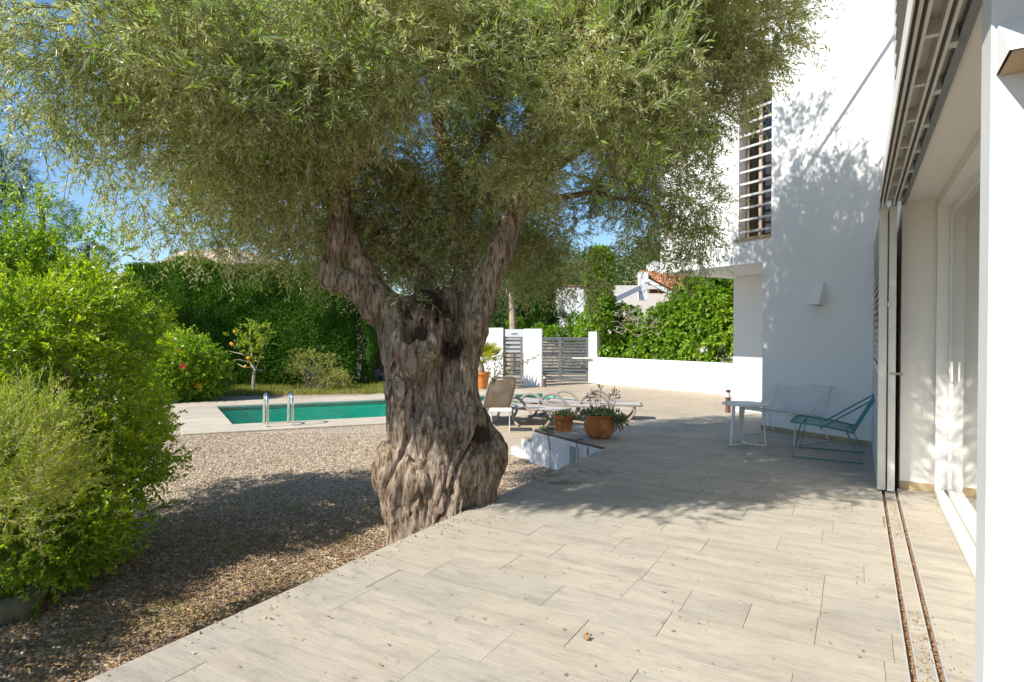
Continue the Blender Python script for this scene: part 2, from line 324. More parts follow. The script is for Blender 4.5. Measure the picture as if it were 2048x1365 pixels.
class MB:
    """collects world-space pieces; build() links them as ONE mesh object"""
    def __init__(s): s.V = []; s.F4 = []; s.F3 = []; s.FN = []; s.n = 0; s.T = []
    def add(s, V, f4=(), f3=(), fn=(), tint=.5):
        V = np.asarray(V, float); k = s.n
        s.V.append(V); s.T.append(np.full(len(V), tint))
        if len(f4): s.F4.append(np.asarray(f4) + k)
        if len(f3): s.F3.append(np.asarray(f3) + k)
        for f in fn: s.FN.append(np.asarray(f) + k)
        s.n += len(V); return s
    def box(s, c, ax, ay, az, bev=0.0):
        """centre, three half-extent vectors; bev chamfers all edges"""
        c, ax, ay, az = (np.asarray(x, float) for x in (c, ax, ay, az))
        if bev <= 0:
            V = [c + i * ax + j * ay + k * az for i in (-1, 1) for j in (-1, 1) for k in (-1, 1)]
            return s.add(V, [(0, 1, 3, 2), (4, 6, 7, 5), (0, 4, 5, 1), (2, 3, 7, 6), (0, 2, 6, 4), (1, 5, 7, 3)])
        L = [np.linalg.norm(a) for a in (ax, ay, az)]
        u = [a / l for a, l in zip((ax, ay, az), L)]; V = []; idx = {}
        for i in (-1, 1):
            for j in (-1, 1):
                for k in (-1, 1):
                    for m in range(3):
                        h = [L[q] - (0 if q == m else bev) for q in range(3)]
                        idx[(i, j, k, m)] = len(V); V.append(c + u[0] * i * h[0] + u[1] * j * h[1] + u[2] * k * h[2])
        f4 = []; f3 = []
        for sg in (-1, 1):
            f4.append([idx[(sg, j, k, 0)] for j, k in ((-1, -1), (1, -1), (1, 1), (-1, 1))][::sg])
            f4.append([idx[(i, sg, k, 1)] for i, k in ((-1, -1), (1, -1), (1, 1), (-1, 1))][::-sg])
            f4.append([idx[(i, j, sg, 2)] for i, j in ((-1, -1), (1, -1), (1, 1), (-1, 1))][::sg])
        for a in (-1, 1):
            for b in (-1, 1):
                f4.append([idx[(a, b, -1, 0)], idx[(a, b, 1, 0)], idx[(a, b, 1, 1)], idx[(a, b, -1, 1)]][::a * b])
                f4.append([idx[(a, -1, b, 0)], idx[(a, -1, b, 2)], idx[(a, 1, b, 2)], idx[(a, 1, b, 0)]][::a * b])
                f4.append([idx[(-1, a, b, 1)], idx[(1, a, b, 1)], idx[(1, a, b, 2)], idx[(-1, a, b, 2)]][::a * b])
        for i in (-1, 1):
            for j in (-1, 1):
                for k in (-1, 1): f3.append([idx[(i, j, k, m)] for m in range(3)][::i * j * k])
        return s.add(V, f4, f3)
    def abox(s, a0, a1, b0, b1, z0, z1, bev=0.0, P=PA):
        c = P((a0 + a1) / 2, (b0 + b1) / 2, (z0 + z1) / 2)
        return s.box(c, P((a1 - a0) / 2, 0) - P(0, 0), P(0, (b1 - b0) / 2) - P(0, 0), (0, 0, (z1 - z0) / 2), bev)
    def prism(s, poly, z0, z1):
        """vertical prism over xy polygon (ccw or cw)"""
        P = np.asarray([(p[0], p[1]) for p in poly], float); n = len(P)
        area = sum(P[i][0] * P[(i + 1) % n][1] - P[(i + 1) % n][0] * P[i][1] for i in range(n))
        if area < 0: P = P[::-1]
        V = [(*p, z0) for p in P] + [(*p, z1) for p in P]
        f4 = [(i, (i + 1) % n, n + (i + 1) % n, n + i) for i in range(n)]
        return s.add(V, f4, (), [list(range(n, 2 * n)), list(range(n))[::-1]])
    def tube(s, pts, rad, k=8, cap=True, flat=None):
        pts = np.asarray(pts, float); n = len(pts); rad = np.full(n, rad) if np.isscalar(rad) else np.asarray(rad, float)
        T = np.gradient(pts, axis=0) if n > 2 else np.repeat((pts[1] - pts[0])[None], n, 0)
        T = T / (np.linalg.norm(T, axis=1)[:, None] + 1e-9)
        u = np.cross(T[0], (0, 0, 1)); u = u if np.linalg.norm(u) > .1 else np.cross(T[0], (0, 1, 0)); u = u / np.linalg.norm(u)
        V = []
        for i in range(n):
            u = u - T[i] * u.dot(T[i]); u = u / np.linalg.norm(u); w = np.cross(T[i], u)
            for j in range(k):
                a = 2 * math.pi * (j + .5) / k
                V.append(pts[i] + rad[i] * (u * math.cos(a) * (flat or 1) + w * math.sin(a)))
        f4 = [(i * k + j, i * k + (j + 1) % k, (i + 1) * k + (j + 1) % k, (i + 1) * k + j) for i in range(n - 1) for j in range(k)]
        return s.add(V, f4, (), [list(range(k))[::-1], list(range((n - 1) * k, n * k))] if cap else [])
    def lathe(s, c, prof, k=28, wob=0):
        V = []; c = np.asarray(c, float)
        for r, z in prof:
            for j in range(k):
                a = 2 * math.pi * j / k; V.append(c + np.array([r * math.cos(a), r * math.sin(a), z]))
        n = len(prof)
        return s.add(V, [(i * k + j, i * k + (j + 1) % k, (i + 1) * k + (j + 1) % k, (i + 1) * k + j) for i in range(n - 1) for j in range(k)], (),
                     [list(range(k))[::-1], list(range((n - 1) * k, n * k))])
    def ball(s, c, r, k=10, squash=(1, 1, 1)):
        prof = [(max(1e-4, math.sin(math.pi * i / k)), -math.cos(math.pi * i / k)) for i in range(k + 1)]
        V = []; 
        for rr, z in prof:
            for j in range(k): a = 2 * math.pi * j / k; V.append(np.asarray(c) + r * np.array([rr * math.cos(a) * squash[0], rr * math.sin(a) * squash[1], z * squash[2]]))
        return s.add(V, [(i * k + j, i * k + (j + 1) % k, (i + 1) * k + (j + 1) % k, (i + 1) * k + j) for i in range(k) for j in range(k)])
    def mesh(s, name, mat, origin=(0, 0, 0), smooth=False):
        V = np.concatenate(s.V) - np.asarray(origin)
        fl = []
        if s.F4: fl.append(np.concatenate(s.F4))
        if s.F3: fl.append(np.concatenate(s.F3))
        bysz = {}
        for f in s.FN: bysz.setdefault(len(f), []).append(f)
        fl += [np.array(v) for v in bysz.values()]
        return rawmesh(name, V, fl, mat, np.concatenate(s.T), smooth)
    def build(s, name, mat, parent=None, kind=None, label=None, smooth=False):
        org = wloc(parent) if parent is not None else np.zeros(3)
        me = s.mesh(name, mat, org, smooth)
        if smooth:
            try: me.set_sharp_from_angle(angle=R(40))
            except Exception: pass
        return link(name, me, parent, kind, label)
def single(name, mb, mat, loc, label, cat, group=None, smooth=False):
    """a thing that is one mesh, origin at loc"""
    me = mb.mesh(name, mat, loc, smooth)
    if smooth:
        try: me.set_sharp_from_angle(angle=R(40))
        except Exception: pass
    o = link(name, me); o.location = loc; return tag(o, label, cat, group)
def copy_tree(o, parent=None):
    c = o.copy(); COL.objects.link(c)
    if parent is not None: c.parent = parent
    for ch in list(o.children): copy_tree(ch, c)
    return c
def bez(pts, n=12):
    """Catmull-Rom through pts"""
    P = np.asarray(pts, float); P = np.vstack([2 * P[0] - P[1], P, 2 * P[-1] - P[-2]]); out = []
    for i in range(1, len(P) - 2):
        for t in np.linspace(0, 1, n, endpoint=False):
            a, b, c, d = P[i - 1:i + 3]
            out.append(.5 * (2 * b + (c - a) * t + (2 * a - 5 * b + 4 * c - d) * t * t + (3 * b - a - 3 * c + d) * t ** 3))
    out.append(P[-2]); return np.array(out)

# ------------------------------------------------------------------ foliage generators (numpy)
def unit(v): return v / (np.linalg.norm(v, axis=-1, keepdims=True) + 1e-9)
def leaf_quads(P, D, L, W, rng, fold=.25, flatup=0.0):
    """one folded rhombus per leaf. P base, D direction, L length, W width"""
    n = len(P); Rn = unit(rng.normal(size=(n, 3)) + np.array([0, 0, flatup]))
    S = unit(np.cross(D, Rn)); U = np.cross(S, D)
    L = np.broadcast_to(L, n)[:, None]; W = np.broadcast_to(W, n)[:, None]
    mid = P + D * L * .48 - U * W * fold
    V = np.stack([P, mid + S * W * .5 + U * W * fold * 2, P + D * L, mid - S * W * .5 + U * W * fold * 2], 1).reshape(-1, 3)
    return V, np.arange(4 * n).reshape(n, 4)
def sample_blobs(blobs, n, rng, shell=.55, clump=None, seed=3):
    """blobs rows: x y z rx ry rz weight ; returns points and outward directions"""
    B = np.asarray(blobs, float); w = B[:, 6] / B[:, 6].sum(); k = rng.choice(len(B), n, p=w)
    d = unit(rng.normal(size=(n, 3))); r = rng.random(n) ** (1 / 3.0); r = np.where(rng.random(n) < shell, .78 + .24 * rng.random(n), r)
    P = B[k, :3] + d * B[k, 3:6] * r[:, None]
    if clump:
        sc, thr = clump; keep = fbm(P * sc, 2, seed) > thr; P, d, k = P[keep], d[keep], k[keep]
    return P, d, k
def twig_foliage(P, D, Lt, nl, Ll, Wl, rng, droop=.3, spread=.9, tintc=None, stem=.0025, flatup=.4):
    """twigs from P along D; returns leaf V,F,tint and stem V,F"""
    T = len(P); t = (np.arange(nl) + .6) / nl; t = t[None, :] + rng.normal(size=(T, nl)) * .02
    Lt = np.broadcast_to(Lt, T); g = np.array([0, 0, -1.0])
    pos = P[:, None] + D[:, None] * (Lt[:, None] * t)[..., None] + g * (droop * Lt[:, None] * t * t)[..., None]
    ax = unit(D[:, None] + g * (2 * droop * t)[..., None])
    rad = rng.normal(size=(T, nl, 3)); rad = unit(rad - ax * (rad * ax).sum(-1, keepdims=True))
    ld = unit(ax * .75 + rad * spread)
    n = T * nl; Lv = Ll * rng.uniform(.6, 1.2, n) ; Wv = Wl * rng.uniform(.75, 1.2, n)
    V, Fc = leaf_quads(pos.reshape(-1, 3), ld.reshape(-1, 3), Lv, Wv, rng, flatup=flatup)
    tw = rng.random(T) if tintc is None else tintc
    tint = np.clip(.6 * tw[:, None] + .4 * rng.random((T, nl)), 0, 1).reshape(-1); tint = np.repeat(tint, 4)
    u = unit(np.cross(D, rng.normal(size=(T, 3)))); w = np.cross(D, u)
    mid = P + D * (Lt * .55)[:, None] + g * (droop * Lt * .3)[:, None]; end = P + D * Lt[:, None] + g * (droop * Lt)[:, None]
    SV = []; 
    for c, r in ((P, stem), (mid, stem * .8), (end, stem * .3)):
        for a in (0, 2.094, 4.189): SV.append(c + (u * math.cos(a) + w * math.sin(a)) * r)
    SV = np.stack(SV, 1).reshape(-1, 3); base = np.arange(T)[:, None] * 9
    q = [(i * 3 + j, i * 3 + (j + 1) % 3, (i + 1) * 3 + (j + 1) % 3, (i + 1) * 3 + j) for i in (0, 1) for j in range(3)]
    SF = (base[:, None, :] + np.array(q)[None]).reshape(-1, 4)
    return V, Fc, tint, SV, SF
def add_mesh(name, V, Fc, mat, parent, tint=None, kind=None):
    org = wloc(parent) if parent is not None else np.zeros(3)
    return link(name, rawmesh(name, np.asarray(V) - org, Fc, mat, tint), parent, kind)
def crown(parent, blobs, T, nl, Lt, Ll, Wl, leaf, stem=None, shell=.55, clump=None, droop=.3, spread=.9, seed=1, outw=.8, up=.25, name='crown', stemr=.0025, flatup=.4, tw_noise=1.3, keepf=None, toff=.5):
    rng = np.random.default_rng(seed); P, d, k = sample_blobs(blobs, T, rng, shell, clump, seed)
    if keepf is not None:
        m = keepf(P); P, d = P[m], d[m]
    D = unit(d * outw + rng.normal(size=d.shape) * .55 + np.array([0, 0, up]))
    tc = np.clip(toff + .45 * fbm(P * tw_noise, 2, seed + 5) + rng.normal(size=len(P)) * .16, 0, 1)
    V, Fc, tint, SV, SF = twig_foliage(P, D, Lt * rng.uniform(.6, 1.3, len(P)), nl, Ll, Wl, rng, droop, spread, tc, stemr, flatup)
    o = add_mesh(name, V, Fc, leaf, parent, tint, 'stuff')
    if stem: add_mesh('twigs', SV, SF, stem, parent, None, 'stuff')
    return o

# ================================================================== SETTING: ground, pool, terrace
def clip_poly(poly, conv):
    """Sutherland-Hodgman, conv ccw"""
    out = [tuple(p[:2]) for p in poly]
    for i in range(len(conv)):
        a, b = np.array(conv[i][:2]), np.array(conv[(i + 1) % len(conv)][:2]); e = b - a; new = []
        for j in range(len(out)):
            p, q = np.array(out[j]), np.array(out[(j + 1) % len(out)])
            sp = e[0] * (p[1] - a[1]) - e[1] * (p[0] - a[0]); sq = e[0] * (q[1] - a[1]) - e[1] * (q[0] - a[0])
            if sp >= 0: new.append(tuple(p))
            if sp * sq < 0: t = sp / (sp - sq); new.append(tuple(p + (q - p) * t))
        out = new
        if len(out) < 3: return []
    return out
def parea(p): return .5 * sum(p[i][0] * p[(i + 1) % len(p)][1] - p[(i + 1) % len(p)][0] * p[i][1] for i in range(len(p)))
def ccw(p):
    p = [tuple(q[:2]) for q in p]; return p if parea(p) > 0 else p[::-1]
PL0, PL1 = G(433, 812.8, ZD), G(465, 848.7, ZD)          # pool, left end
PR0, PR1 = G(1085, 786.5, ZD), G(1225, 810.5, ZD)         # pool, right end
pe = unit(PR0 - PL0); pf = unit(PL0 - PL1); WP = np.linalg.norm(PL0 - PL1); LP = np.linalg.norm(PR0 - PL0)
def PP(i, j, z=ZD): return np.array([PL1[0], PL1[1], 0]) + pe * i + pf * j + np.array([0, 0, z])
def pline(t, j):                                          # along near or far pool edge, t 0..1, offset j
    return PL1 + (PR1 - PL1) * t + pf * j
# ground sheet with the pool cut out
BIG = 420.0
mb = MB(); out4 = [(-BIG, -BIG * .3), (BIG, -BIG * .3), (BIG, BIG), (-BIG, BIG)]; in4 = [PL1, PR1, PR0, PL0]
V = [(x, y, ZG) for x, y in out4] + [(p[0], p[1], ZG) for p in in4]
mb.add(V, [(i, (i + 1) % 4, 4 + (i + 1) % 4, 4 + i) for i in range(4)])
ground = mb.build('ground', M['gravel'], kind='structure')
# pool basin and water
mb = MB(); zb = -1.25
Vt = [(p[0], p[1], ZD - .03) for p in in4] + [(p[0], p[1], zb) for p in in4]
mb.add(Vt, [((i + 1) % 4, i, 4 + i, 4 + (i + 1) % 4) for i in range(4)] + [(4, 5, 6, 7)])
mb.build('pool_basin', M['pool'], kind='structure')
mb = MB(); mb.add([(p[0], p[1], ZD - .10) for p in in4], [(0, 1, 2, 3)]); mb.build('pool_water', M['water'], kind='structure')
# pool deck: coping slabs, each its own piece
deck = MB().prism([PP(-.93, -1.0), pline(1, -1.0), PR1 + pe * .02, PL1], ZD - .13, ZD - .035)
deck.prism([PP(-.93, -1.0), PL1, PL0, PP(-.93, WP + 1.2)], ZD - .13, ZD - .035)
deck.prism([PL0, PR0, PR0 + pf * 1.2, PP(-.93, WP + 1.2)], ZD - .13, ZD - .035)
deckO = deck.build('pool_deck', M['joint'], kind='structure')
def slab_quad(q, mat, parent, z1, th=.035, gap=.003, name='coping_slab'):
    q = ccw(q); c = np.mean(q, axis=0); Q = []
    for p in q: v = np.array(p) - c; Q.append(c + v * (1 - gap / max(.05, np.linalg.norm(v)) * 1.4))
    MB().prism(Q, z1 - th, z1).build(name, mat, parent)
def grid_slabs(p00, p10, p11, p01, nu, nv, jit=0):
    p00, p10, p11, p01 = (np.array(p[:2]) for p in (p00, p10, p11, p01))
    f = lambda u, v: (p00 * (1 - u) + p10 * u) * (1 - v) + (p01 * (1 - u) + p11 * u) * v
    for i in range(nu):
        for j in range(nv):
            slab_quad([f(i / nu, j / nv), f((i + 1) / nu, j / nv), f((i + 1) / nu, (j + 1) / nv), f(i / nu, (j + 1) / nv)], M['deck'], deckO, ZD, .045)
o2 = lambda p: p[:2]
grid_slabs(PP(-.93, -1.0), PP(0, -1.0), PL1, PP(-.93, 0), 2, 1)
grid_slabs(PP(-.93, 0), PL1, PL0, PP(-.93, WP), 1, 6)
grid_slabs(PP(0, -1.0), pline(1, -1.0), PR1, PL1, 16, 1)
grid_slabs(PP(-.93, WP), PL0, PL0 + pf * 1.2, PP(-.93, WP + 1.2), 1, 2)
grid_slabs(PL0, PR0, PR0 + pf * 1.2, PL0 + pf * 1.2, 14, 2)

# terrace outline
ROW, RA0 = .2925, 2.08
aW = RA0 + 16 * ROW
W1 = PA(aW, -2.62); W2 = W1 + E1 * 1.58
ED = np.array([.894, .449, 0]); W3 = W2 + ED * 6.0
Bq = PB(-1.72, 0)
piece1 = ccw([PA(-1.0, -2.68), W1, PA(aW, .19), PA(-1.0, .19)])
piece2 = ccw([W1, W2, W3, W3 + A2 * 3.0, PA(aW, 1.2)])
# driveway / lower paving (far pieces: joints come from the material)
mb = MB()
mb.prism([pline(.42, -1.0), G(880, 905, ZD), G(1031, 910, ZD), W2 + E1 * .3 - ED * .2, W2 - E1 * .2 + ED * .2, W3 + ED * 3, pline(1, -1.0) + pe * 3, pline(1, -1.0)], ZD - .2, ZD - .004)
mb.prism([pline(1, -1.0), pline(1, -1.0) + pe * 3, W3 + ED * 3, (19, 12), (19, 19.5), (9, 23.5), (1.5, 27), (-4.5, 22.3), PL0 + pf * 1.2 + pe * 4.2, PR0 + pf * 1.2, PR0, PR1], ZD - .2, ZD - .008)
mb.build('driveway', M['drive'], kind='structure')
MB().prism([(-60, 25.5), (60, 24.5), (60, 29.5), (-60, 30.5)], ZD - .3, ZG + .012).build('street', M['asphalt'], kind='structure')

mbt = MB()
for p in (piece1, piece2): mbt.prism(p, -.62, -.0035)
terr = mbt.build('terrace', M['joint'], kind='structure')
def slabs_in(piece, a0, a1, seed, bmin, bmax, first=0):
    rnd = random.Random(seed); r = first; a = a0
    while a < a1 - .01:
        b = bmin - rnd.random() * .6; 
        while b < bmax:
            L = rnd.choice([.3, .6, .6, .75, .9, .9, 1.2])
            if 2.95 < a < 3.2 and b > -1.3: L = .303
            rect = ccw([PA(a + .0013, b + .0013), PA(a + ROW - .0013, b + .0013), PA(a + ROW - .0013, b + L - .0013), PA(a + .0013, b + L - .0013)])
            q = clip_poly(rect, piece)
            if len(q) > 2 and abs(parea(q)) > .004:
                dz = rnd.uniform(-.0012, .0012)
                MB().prism(q, -.032, dz).build('paving_slab', M['slab'], terr)
            b += L
        a += ROW
slabs_in(piece1, RA0 - 4 * ROW, aW, 5, -2.7, .17)
slabs_in(piece2, aW, 13.0, 8, -4.6, 1.6)
# terrace riser towards the garden
mb = MB()
mb.box((PA(-1, -2.66) + W1) / 2 + np.array([0, 0, -.33]), (W1 - PA(-1, -2.66)) / 2, A2 * .012, (0, 0, .29))
mb.build('riser', M['white2'], terr)
# strips of floor inside the sliding-shutter tracks and up to the door sill
mb = MB().abox(-1, 6.32, .192, 1.0, -.5, -.03); fl = mb.build('recess_floor', M['debris'], kind='structure')
rnd = random.Random(3); a = 1.2
while a < 6.3:
    L = rnd.choice([.6, .75, .9]); a1_ = min(a + L, 6.3)
    MB().abox(a + .002, a1_ - .002, .228, .288, -.03, 0.0).build('paving_slab', M['slab'], fl)
    a = a1_
for k in range(18):
    a = 1.2 + k * ROW
    MB().abox(a + .002, min(a + ROW, 6.3) - .002, .326, .585, -.03, 0.0).build('paving_slab', M['slab'], fl)
for b in (.193, .224, .291, .322):
    MB().abox(1.0, 6.28, b - .003, b + .003, -.028, .002).build('track_rail', M['metal2'], fl)

# steps beside the white retaining wall
steps = tag(bpy.data.objects.new('steps', None), None, None, None, 'structure'); COL.objects.link(steps); steps.location = W2
sd = unit(E1)
for k in range(1, 3):
    z = -.155 * k; o = W2 + E1 * (.28 * (k - 1)); L = 5.4
    q = [o - sd * .0, o + sd * .28, o + sd * .28 + ED * L, o + ED * L]
    MB().prism([p[:2] for p in q], z - .035, z).build('tread', M['slab'], steps)
    q = [o + ED * .004, o + sd * .262 + ED * .004, o + sd * .262 + ED * L, o + ED * L]
    MB().prism([p[:2] for p in q], -.62, z - .035).build('riser', M['white2'], steps)
sw = MB()                                    # white side wall with a stepped top
prof = [(0, -.7), (2.16, -.7), (2.16, -.345), (1.87, -.345), (1.87, -.19), (1.58, -.19), (1.58, -.034), (0, -.034)]
Vp = [W1 + E1 * s - ED * .03 + np.array([0, 0, z]) for s, z in prof] + [W1 + E1 * s - ED * .004 + np.array([0, 0, z]) for s, z in prof]
n = len(prof); sw.add(Vp, [(i, (i + 1) % n, n + (i + 1) % n, n + i) for i in range(n)], (), [list(range(n))[::-1], list(range(n, 2 * n))])
swall = tag(bpy.data.objects.new('retaining_wall', None), 'white retaining wall with a stepped top beside the garden steps', 'wall'); COL.objects.link(swall); swall.location = W1
sw.build('wall', stucco('stained_white_wall', (.70, .71, .72)), swall)
mb = MB()
for k in range(9): mb.box(W1 + E1 * .62 - ED * .034 + np.array([0, 0, -.10 - k * .028]), E1 * .065, ED * .004, (0, 0, .008))
vent = mb.build('vent_grille', M['dkmetal'], swall)
mb = MB().tube([W1 + E1 * .31 - ED * .034 + np.array([0, 0, z]) for z in (-.035, -.2, -.42)], .008, 5); mb.build('rust_stain_joint', M['joint'], swall)
for i, (s0, s1, lb) in enumerate(((1.16, 1.10, 'thin dark cable hanging down the white retaining wall below the small pot'), (.52, .50, 'short dark cable hanging beside the vent grille of the retaining wall'))):
    pts = [W1 + E1 * (s0 + .02) + ED * .06 + np.array([0, 0, .012]), W1 + E1 * s0 - ED * .05 + np.array([0, 0, .006]), W1 + E1 * (s0 - .03) - ED * .045 + np.array([0, 0, -.15]), W1 + E1 * s1 - ED * .05 + np.array([0, 0, -.34 if i else -.47])]
    single('cable', MB().tube(bez(pts, 6), .0055, 5), M['black'], tuple(pts[1]), lb, 'cable', 'cables hanging over the retaining wall')

# ------------------------------------------------------------------ far terrain
def ridge(name, pts, mat, depth):
    """pts: (px, py top, distance)"""
    rng = np.random.default_rng(4); xs = np.linspace(0, 1, 70); P = np.array(pts, float); V = []; u = np.linspace(0, 1, len(P))
    for x in xs:
        px, py, d = (np.interp(x, u, P[:, k]) for k in range(3)); top = At(px, py, d)
        for k in range(9):
            t = k / 8; y = top[1] - depth * (1 - t); V.append((top[0] * (1 - .3 * (1 - t)), y, ZG - .5 + (top[2] - ZG + .5) * (t ** 1.2)))
        V.append((top[0] * 1.1, top[1] + depth, ZG - .5))
    V = np.array(V); V[:, 2] += np.where(V[:, 2] > 2, fbm(V * .06, 3, 2) * 1.6, 0)
    f = [(i * 10 + j, (i + 1) * 10 + j, (i + 1) * 10 + j + 1, i * 10 + j + 1) for i in range(69) for j in range(9)]
    return MB().add(V, f).build(name, mat, kind='structure')
hillO = ridge('hill', [(930, 585, 95), (1060, 560, 100), (1180, 525, 105), (1260, 512, 110), (1330, 492, 110), (1480, 480, 120), (1700, 470, 130)], M['hill'], 50)
ridge('rocky_hill', [(-200, 640, 260), (150, 570, 260), (300, 525, 250), (390, 500, 240), (470, 498, 240), (560, 520, 250), (700, 560, 260), (900, 610, 260)], M['rockhill'], 80)

# ================================================================== HOUSE
house = thing('house', tuple(PB(0, 0)), 'white modern villa with sliding glass door, louvred shutters and a barred upper window', 'house')
H = house
ws0, ws1, wz0, wz1 = -.133, .446, 2.785, 4.89
mb = MB()
ZT = 6.5
mb.abox(-1.73, ws0, 0, 3.0, 2.41, ZT, P=PB); mb.abox(ws1, 2.0, 0, 3.0, 2.41, ZT, P=PB)
mb.abox(ws0, ws1, 0, 3.0, 2.41, wz0, P=PB); mb.abox(ws0, ws1, 0, 3.0, wz1, ZT, P=PB); mb.abox(ws0, ws1, .6, 3.0, wz0, wz1, P=PB)
mb.build('upper_wall', M['white'], H)
MB().abox(-1.70, 0, .003, 3.0, -.05, 2.41, P=PB).build('wall', M['white'], H)
MB().abox(.0, 1.76, 1.62, 3.0, -.05, 2.407, P=PB).build('recessed_wall', M['white'], H)
MB().abox(-1.70, .004, -.014, .0, 0.001, .065, P=PB).build('skirting', M['skirt'], H)
# barred window
wf = MB()
for s0, s1, z0, z1 in ((ws0, ws0 + .04, wz0, wz1), (ws1 - .05, ws1, wz0, wz1), (ws0 + .04, ws1 - .05, wz0, wz0 + .05), (ws0 + .04, ws1 - .05, wz1 - .05, wz1), (ws0 + .30, ws0 + .35, wz0 + .05, wz1 - .05)):
    wf.abox(s0, s1, .20, .26, z0, z1, P=PB)
win = wf.build('window', M['winframe'], H)
MB().abox(ws0 + .04, ws1 - .05, .235, .24, wz0 + .05, wz1 - .05, P=PB).build('pane', M['wglass'], win)
MB().abox(ws0 - .0, ws1 + .02, -.03, .199, wz0 - .03, wz0 + .004, P=PB).build('sill', M['skirt'], win)
for k in range(11):
    z = wz0 + .10 + k * .178
    MB().abox(ws0 + .001, ws1 - .001, .02, .04, z - .016, z + .016, P=PB).build('bar', M['barmetal'], win)
MB().abox(ws1 - .035, ws1 - .002, .0, .018, wz0 + .005, wz1 - .005, P=PB).build('bar_post', M['wmetal'], win)
# garden front: upper wall above the shutters, lower reveal, soffit, room
MB().abox(3.86, 8.42, .37, .60, 2.56, ZT).build('front_upper_wall', M['white'], H)
MB().abox(6.32, 8.42, .34, 1.0, -.05, 2.555).build('reveal_wall', M['cream'], H)
MB().abox(6.305, 6.32, .345, .60, .001, .07).build('skirting', M['skirt'], H)
MB().abox(1.0, 6.318, .365, .86, 2.555, 2.75).build('soffit', M['cream'], H)
mb = MB().abox(1.2, 6.3, .80, 5.5, -.4, -.012); mb.build('room_floor', M['deck'], H)
mb = MB().abox(1.2, 6.3, 5.5, 5.6, -.3, 2.7).abox(6.3, 6.4, .8, 5.5, -.3, 2.7).abox(1.1, 1.2, .8, 5.5, -.3, 2.7).abox(1.1, 6.4, .88, 5.6, 2.7, 2.8)
mb.build('room_wall', M['interior'], H)
# sliding door
dr = MB().abox(1.4, 6.30, .588, .655, -.02, .045).abox(1.4, 6.30, .588, .71, 2.47, 2.553)
dr.abox(6.235, 6.30, .59, .71, .046, 2.469)
door = dr.build('glass_door', M['frame'], H)
MB().abox(6.15, 6.234, .672, .706, .02, 2.469, .004).abox(1.4, 6.149, .672, .706, .012, .085).abox(1.4, 6.149, .672, .706, 2.39, 2.469).build('sash', M['frame'], door)
MB().abox(1.4, 6.149, .686, .692, .086, 2.389).build('pane', M['glass'], door)
MB().abox(1.4, 6.30, .656, .74, -.02, .004).build('sill_track', M['debris'], door)
MB().abox(5.9, 5.93, .655, .671, 1.0, 1.16, .002).build('handle', M['metal'], door)
# near pier
MB().abox(1.99, 2.14, .30, 3.0, -.1, 4.5, .006).build('pier', M['panel'], H)
# shutter rails overhead
for i, b in enumerate((.178, .205, .262, .290)):
    MB().abox(.9, 6.30, b - .006, b + .006, 2.50, 2.575).build('shutter_rail', M['metal'], H)
MB().abox(.9, 6.30, .150, .156, 2.48, 2.60).build('fascia', M['wmetal'], H)
MB().abox(.9, 6.30, .157, .362, 2.578, 2.60).build('rail_backing', M['metal2'], H)
MB().abox(.9, 6.30, .330, .364, 2.53, 2.577).build('inner_rail', M['dkmetal'], H)
for k in range(8):
    a = 2.2 + k * .52
    MB().abox(a, a + .03, .212, .256, 2.515, 2.577).build('bracket', M['metal'], H)
    MB().abox(a + .1, a + .16, .297, .326, 2.51, 2.577).build('roller', M['metal2'], H)
# stacked louvred shutter panels (open, against the wall)
for q, (a0, a1, b0, b1) in enumerate(((6.12, 8.36, .162, .226), (6.10, 8.30, .236, .292))):
    fr = MB().abox(a0, a0 + .07, b0, b1, .012, 2.497, .003).abox(a1 - .07, a1, b0, b1, .012, 2.497, .003).abox(a0 + .07, a1 - .07, b0, b1, .012, .09).abox(a0 + .07, a1 - .07, b0, b1, 2.42, 2.497).abox(a0 + .07, a1 - .07, b0 + .005, b1 - .005, 1.02, 1.09)
    pn = fr.build('shutter_panel', M['metal'], H)
    if q == 0:
        for k in range(34):
            z = .125 + k * .0685
            if 1.0 < z < 1.11: continue
            c = PA((a0 + a1) / 2, (b0 + b1) / 2, z)
            MB().box(c, A1 * ((a1 - a0) / 2 - .071), A2 * .026 + np.array([0, 0, .026]), np.array([0, 0, .004]) - A2 * .004).build('slat', M['metal2'], pn)
    else:
        MB().abox(a0 + .07, a1 - .07, b0 + .02, b1 - .02, .09, 2.42).build('panel_sheet', M['metal2'], pn)
MB().abox(6.085, 6.1, .25, .345, 1.03, 1.05).build('shutter_latch', M['chrome'], H)
MB().abox(6.07, 6.1, .228, .245, 1.62, 1.66).build('shutter_latch', M['chrome'], H)
# upper louvred screen
scr = MB().abox(3.79, 3.85, .165, .225, 2.602, ZT, .003).build('louvre_screen', M['metal2'], H)
MB().abox(.9, .96, .165, .225, 2.602, ZT).build('post', M['metal2'], scr)
for k in range(42):
    z = 2.64 + k * .07
    MB().box(PA(2.375, .195, z), A1 * 1.414, A2 * .027 + np.array([0, 0, .026]), np.array([0, 0, .004]) - A2 * .004).build('slat', M['slat'], scr)
MB().abox(.9, 3.85, .5, .7, 2.76, ZT).build('front_upper_wall', M['white'], H)
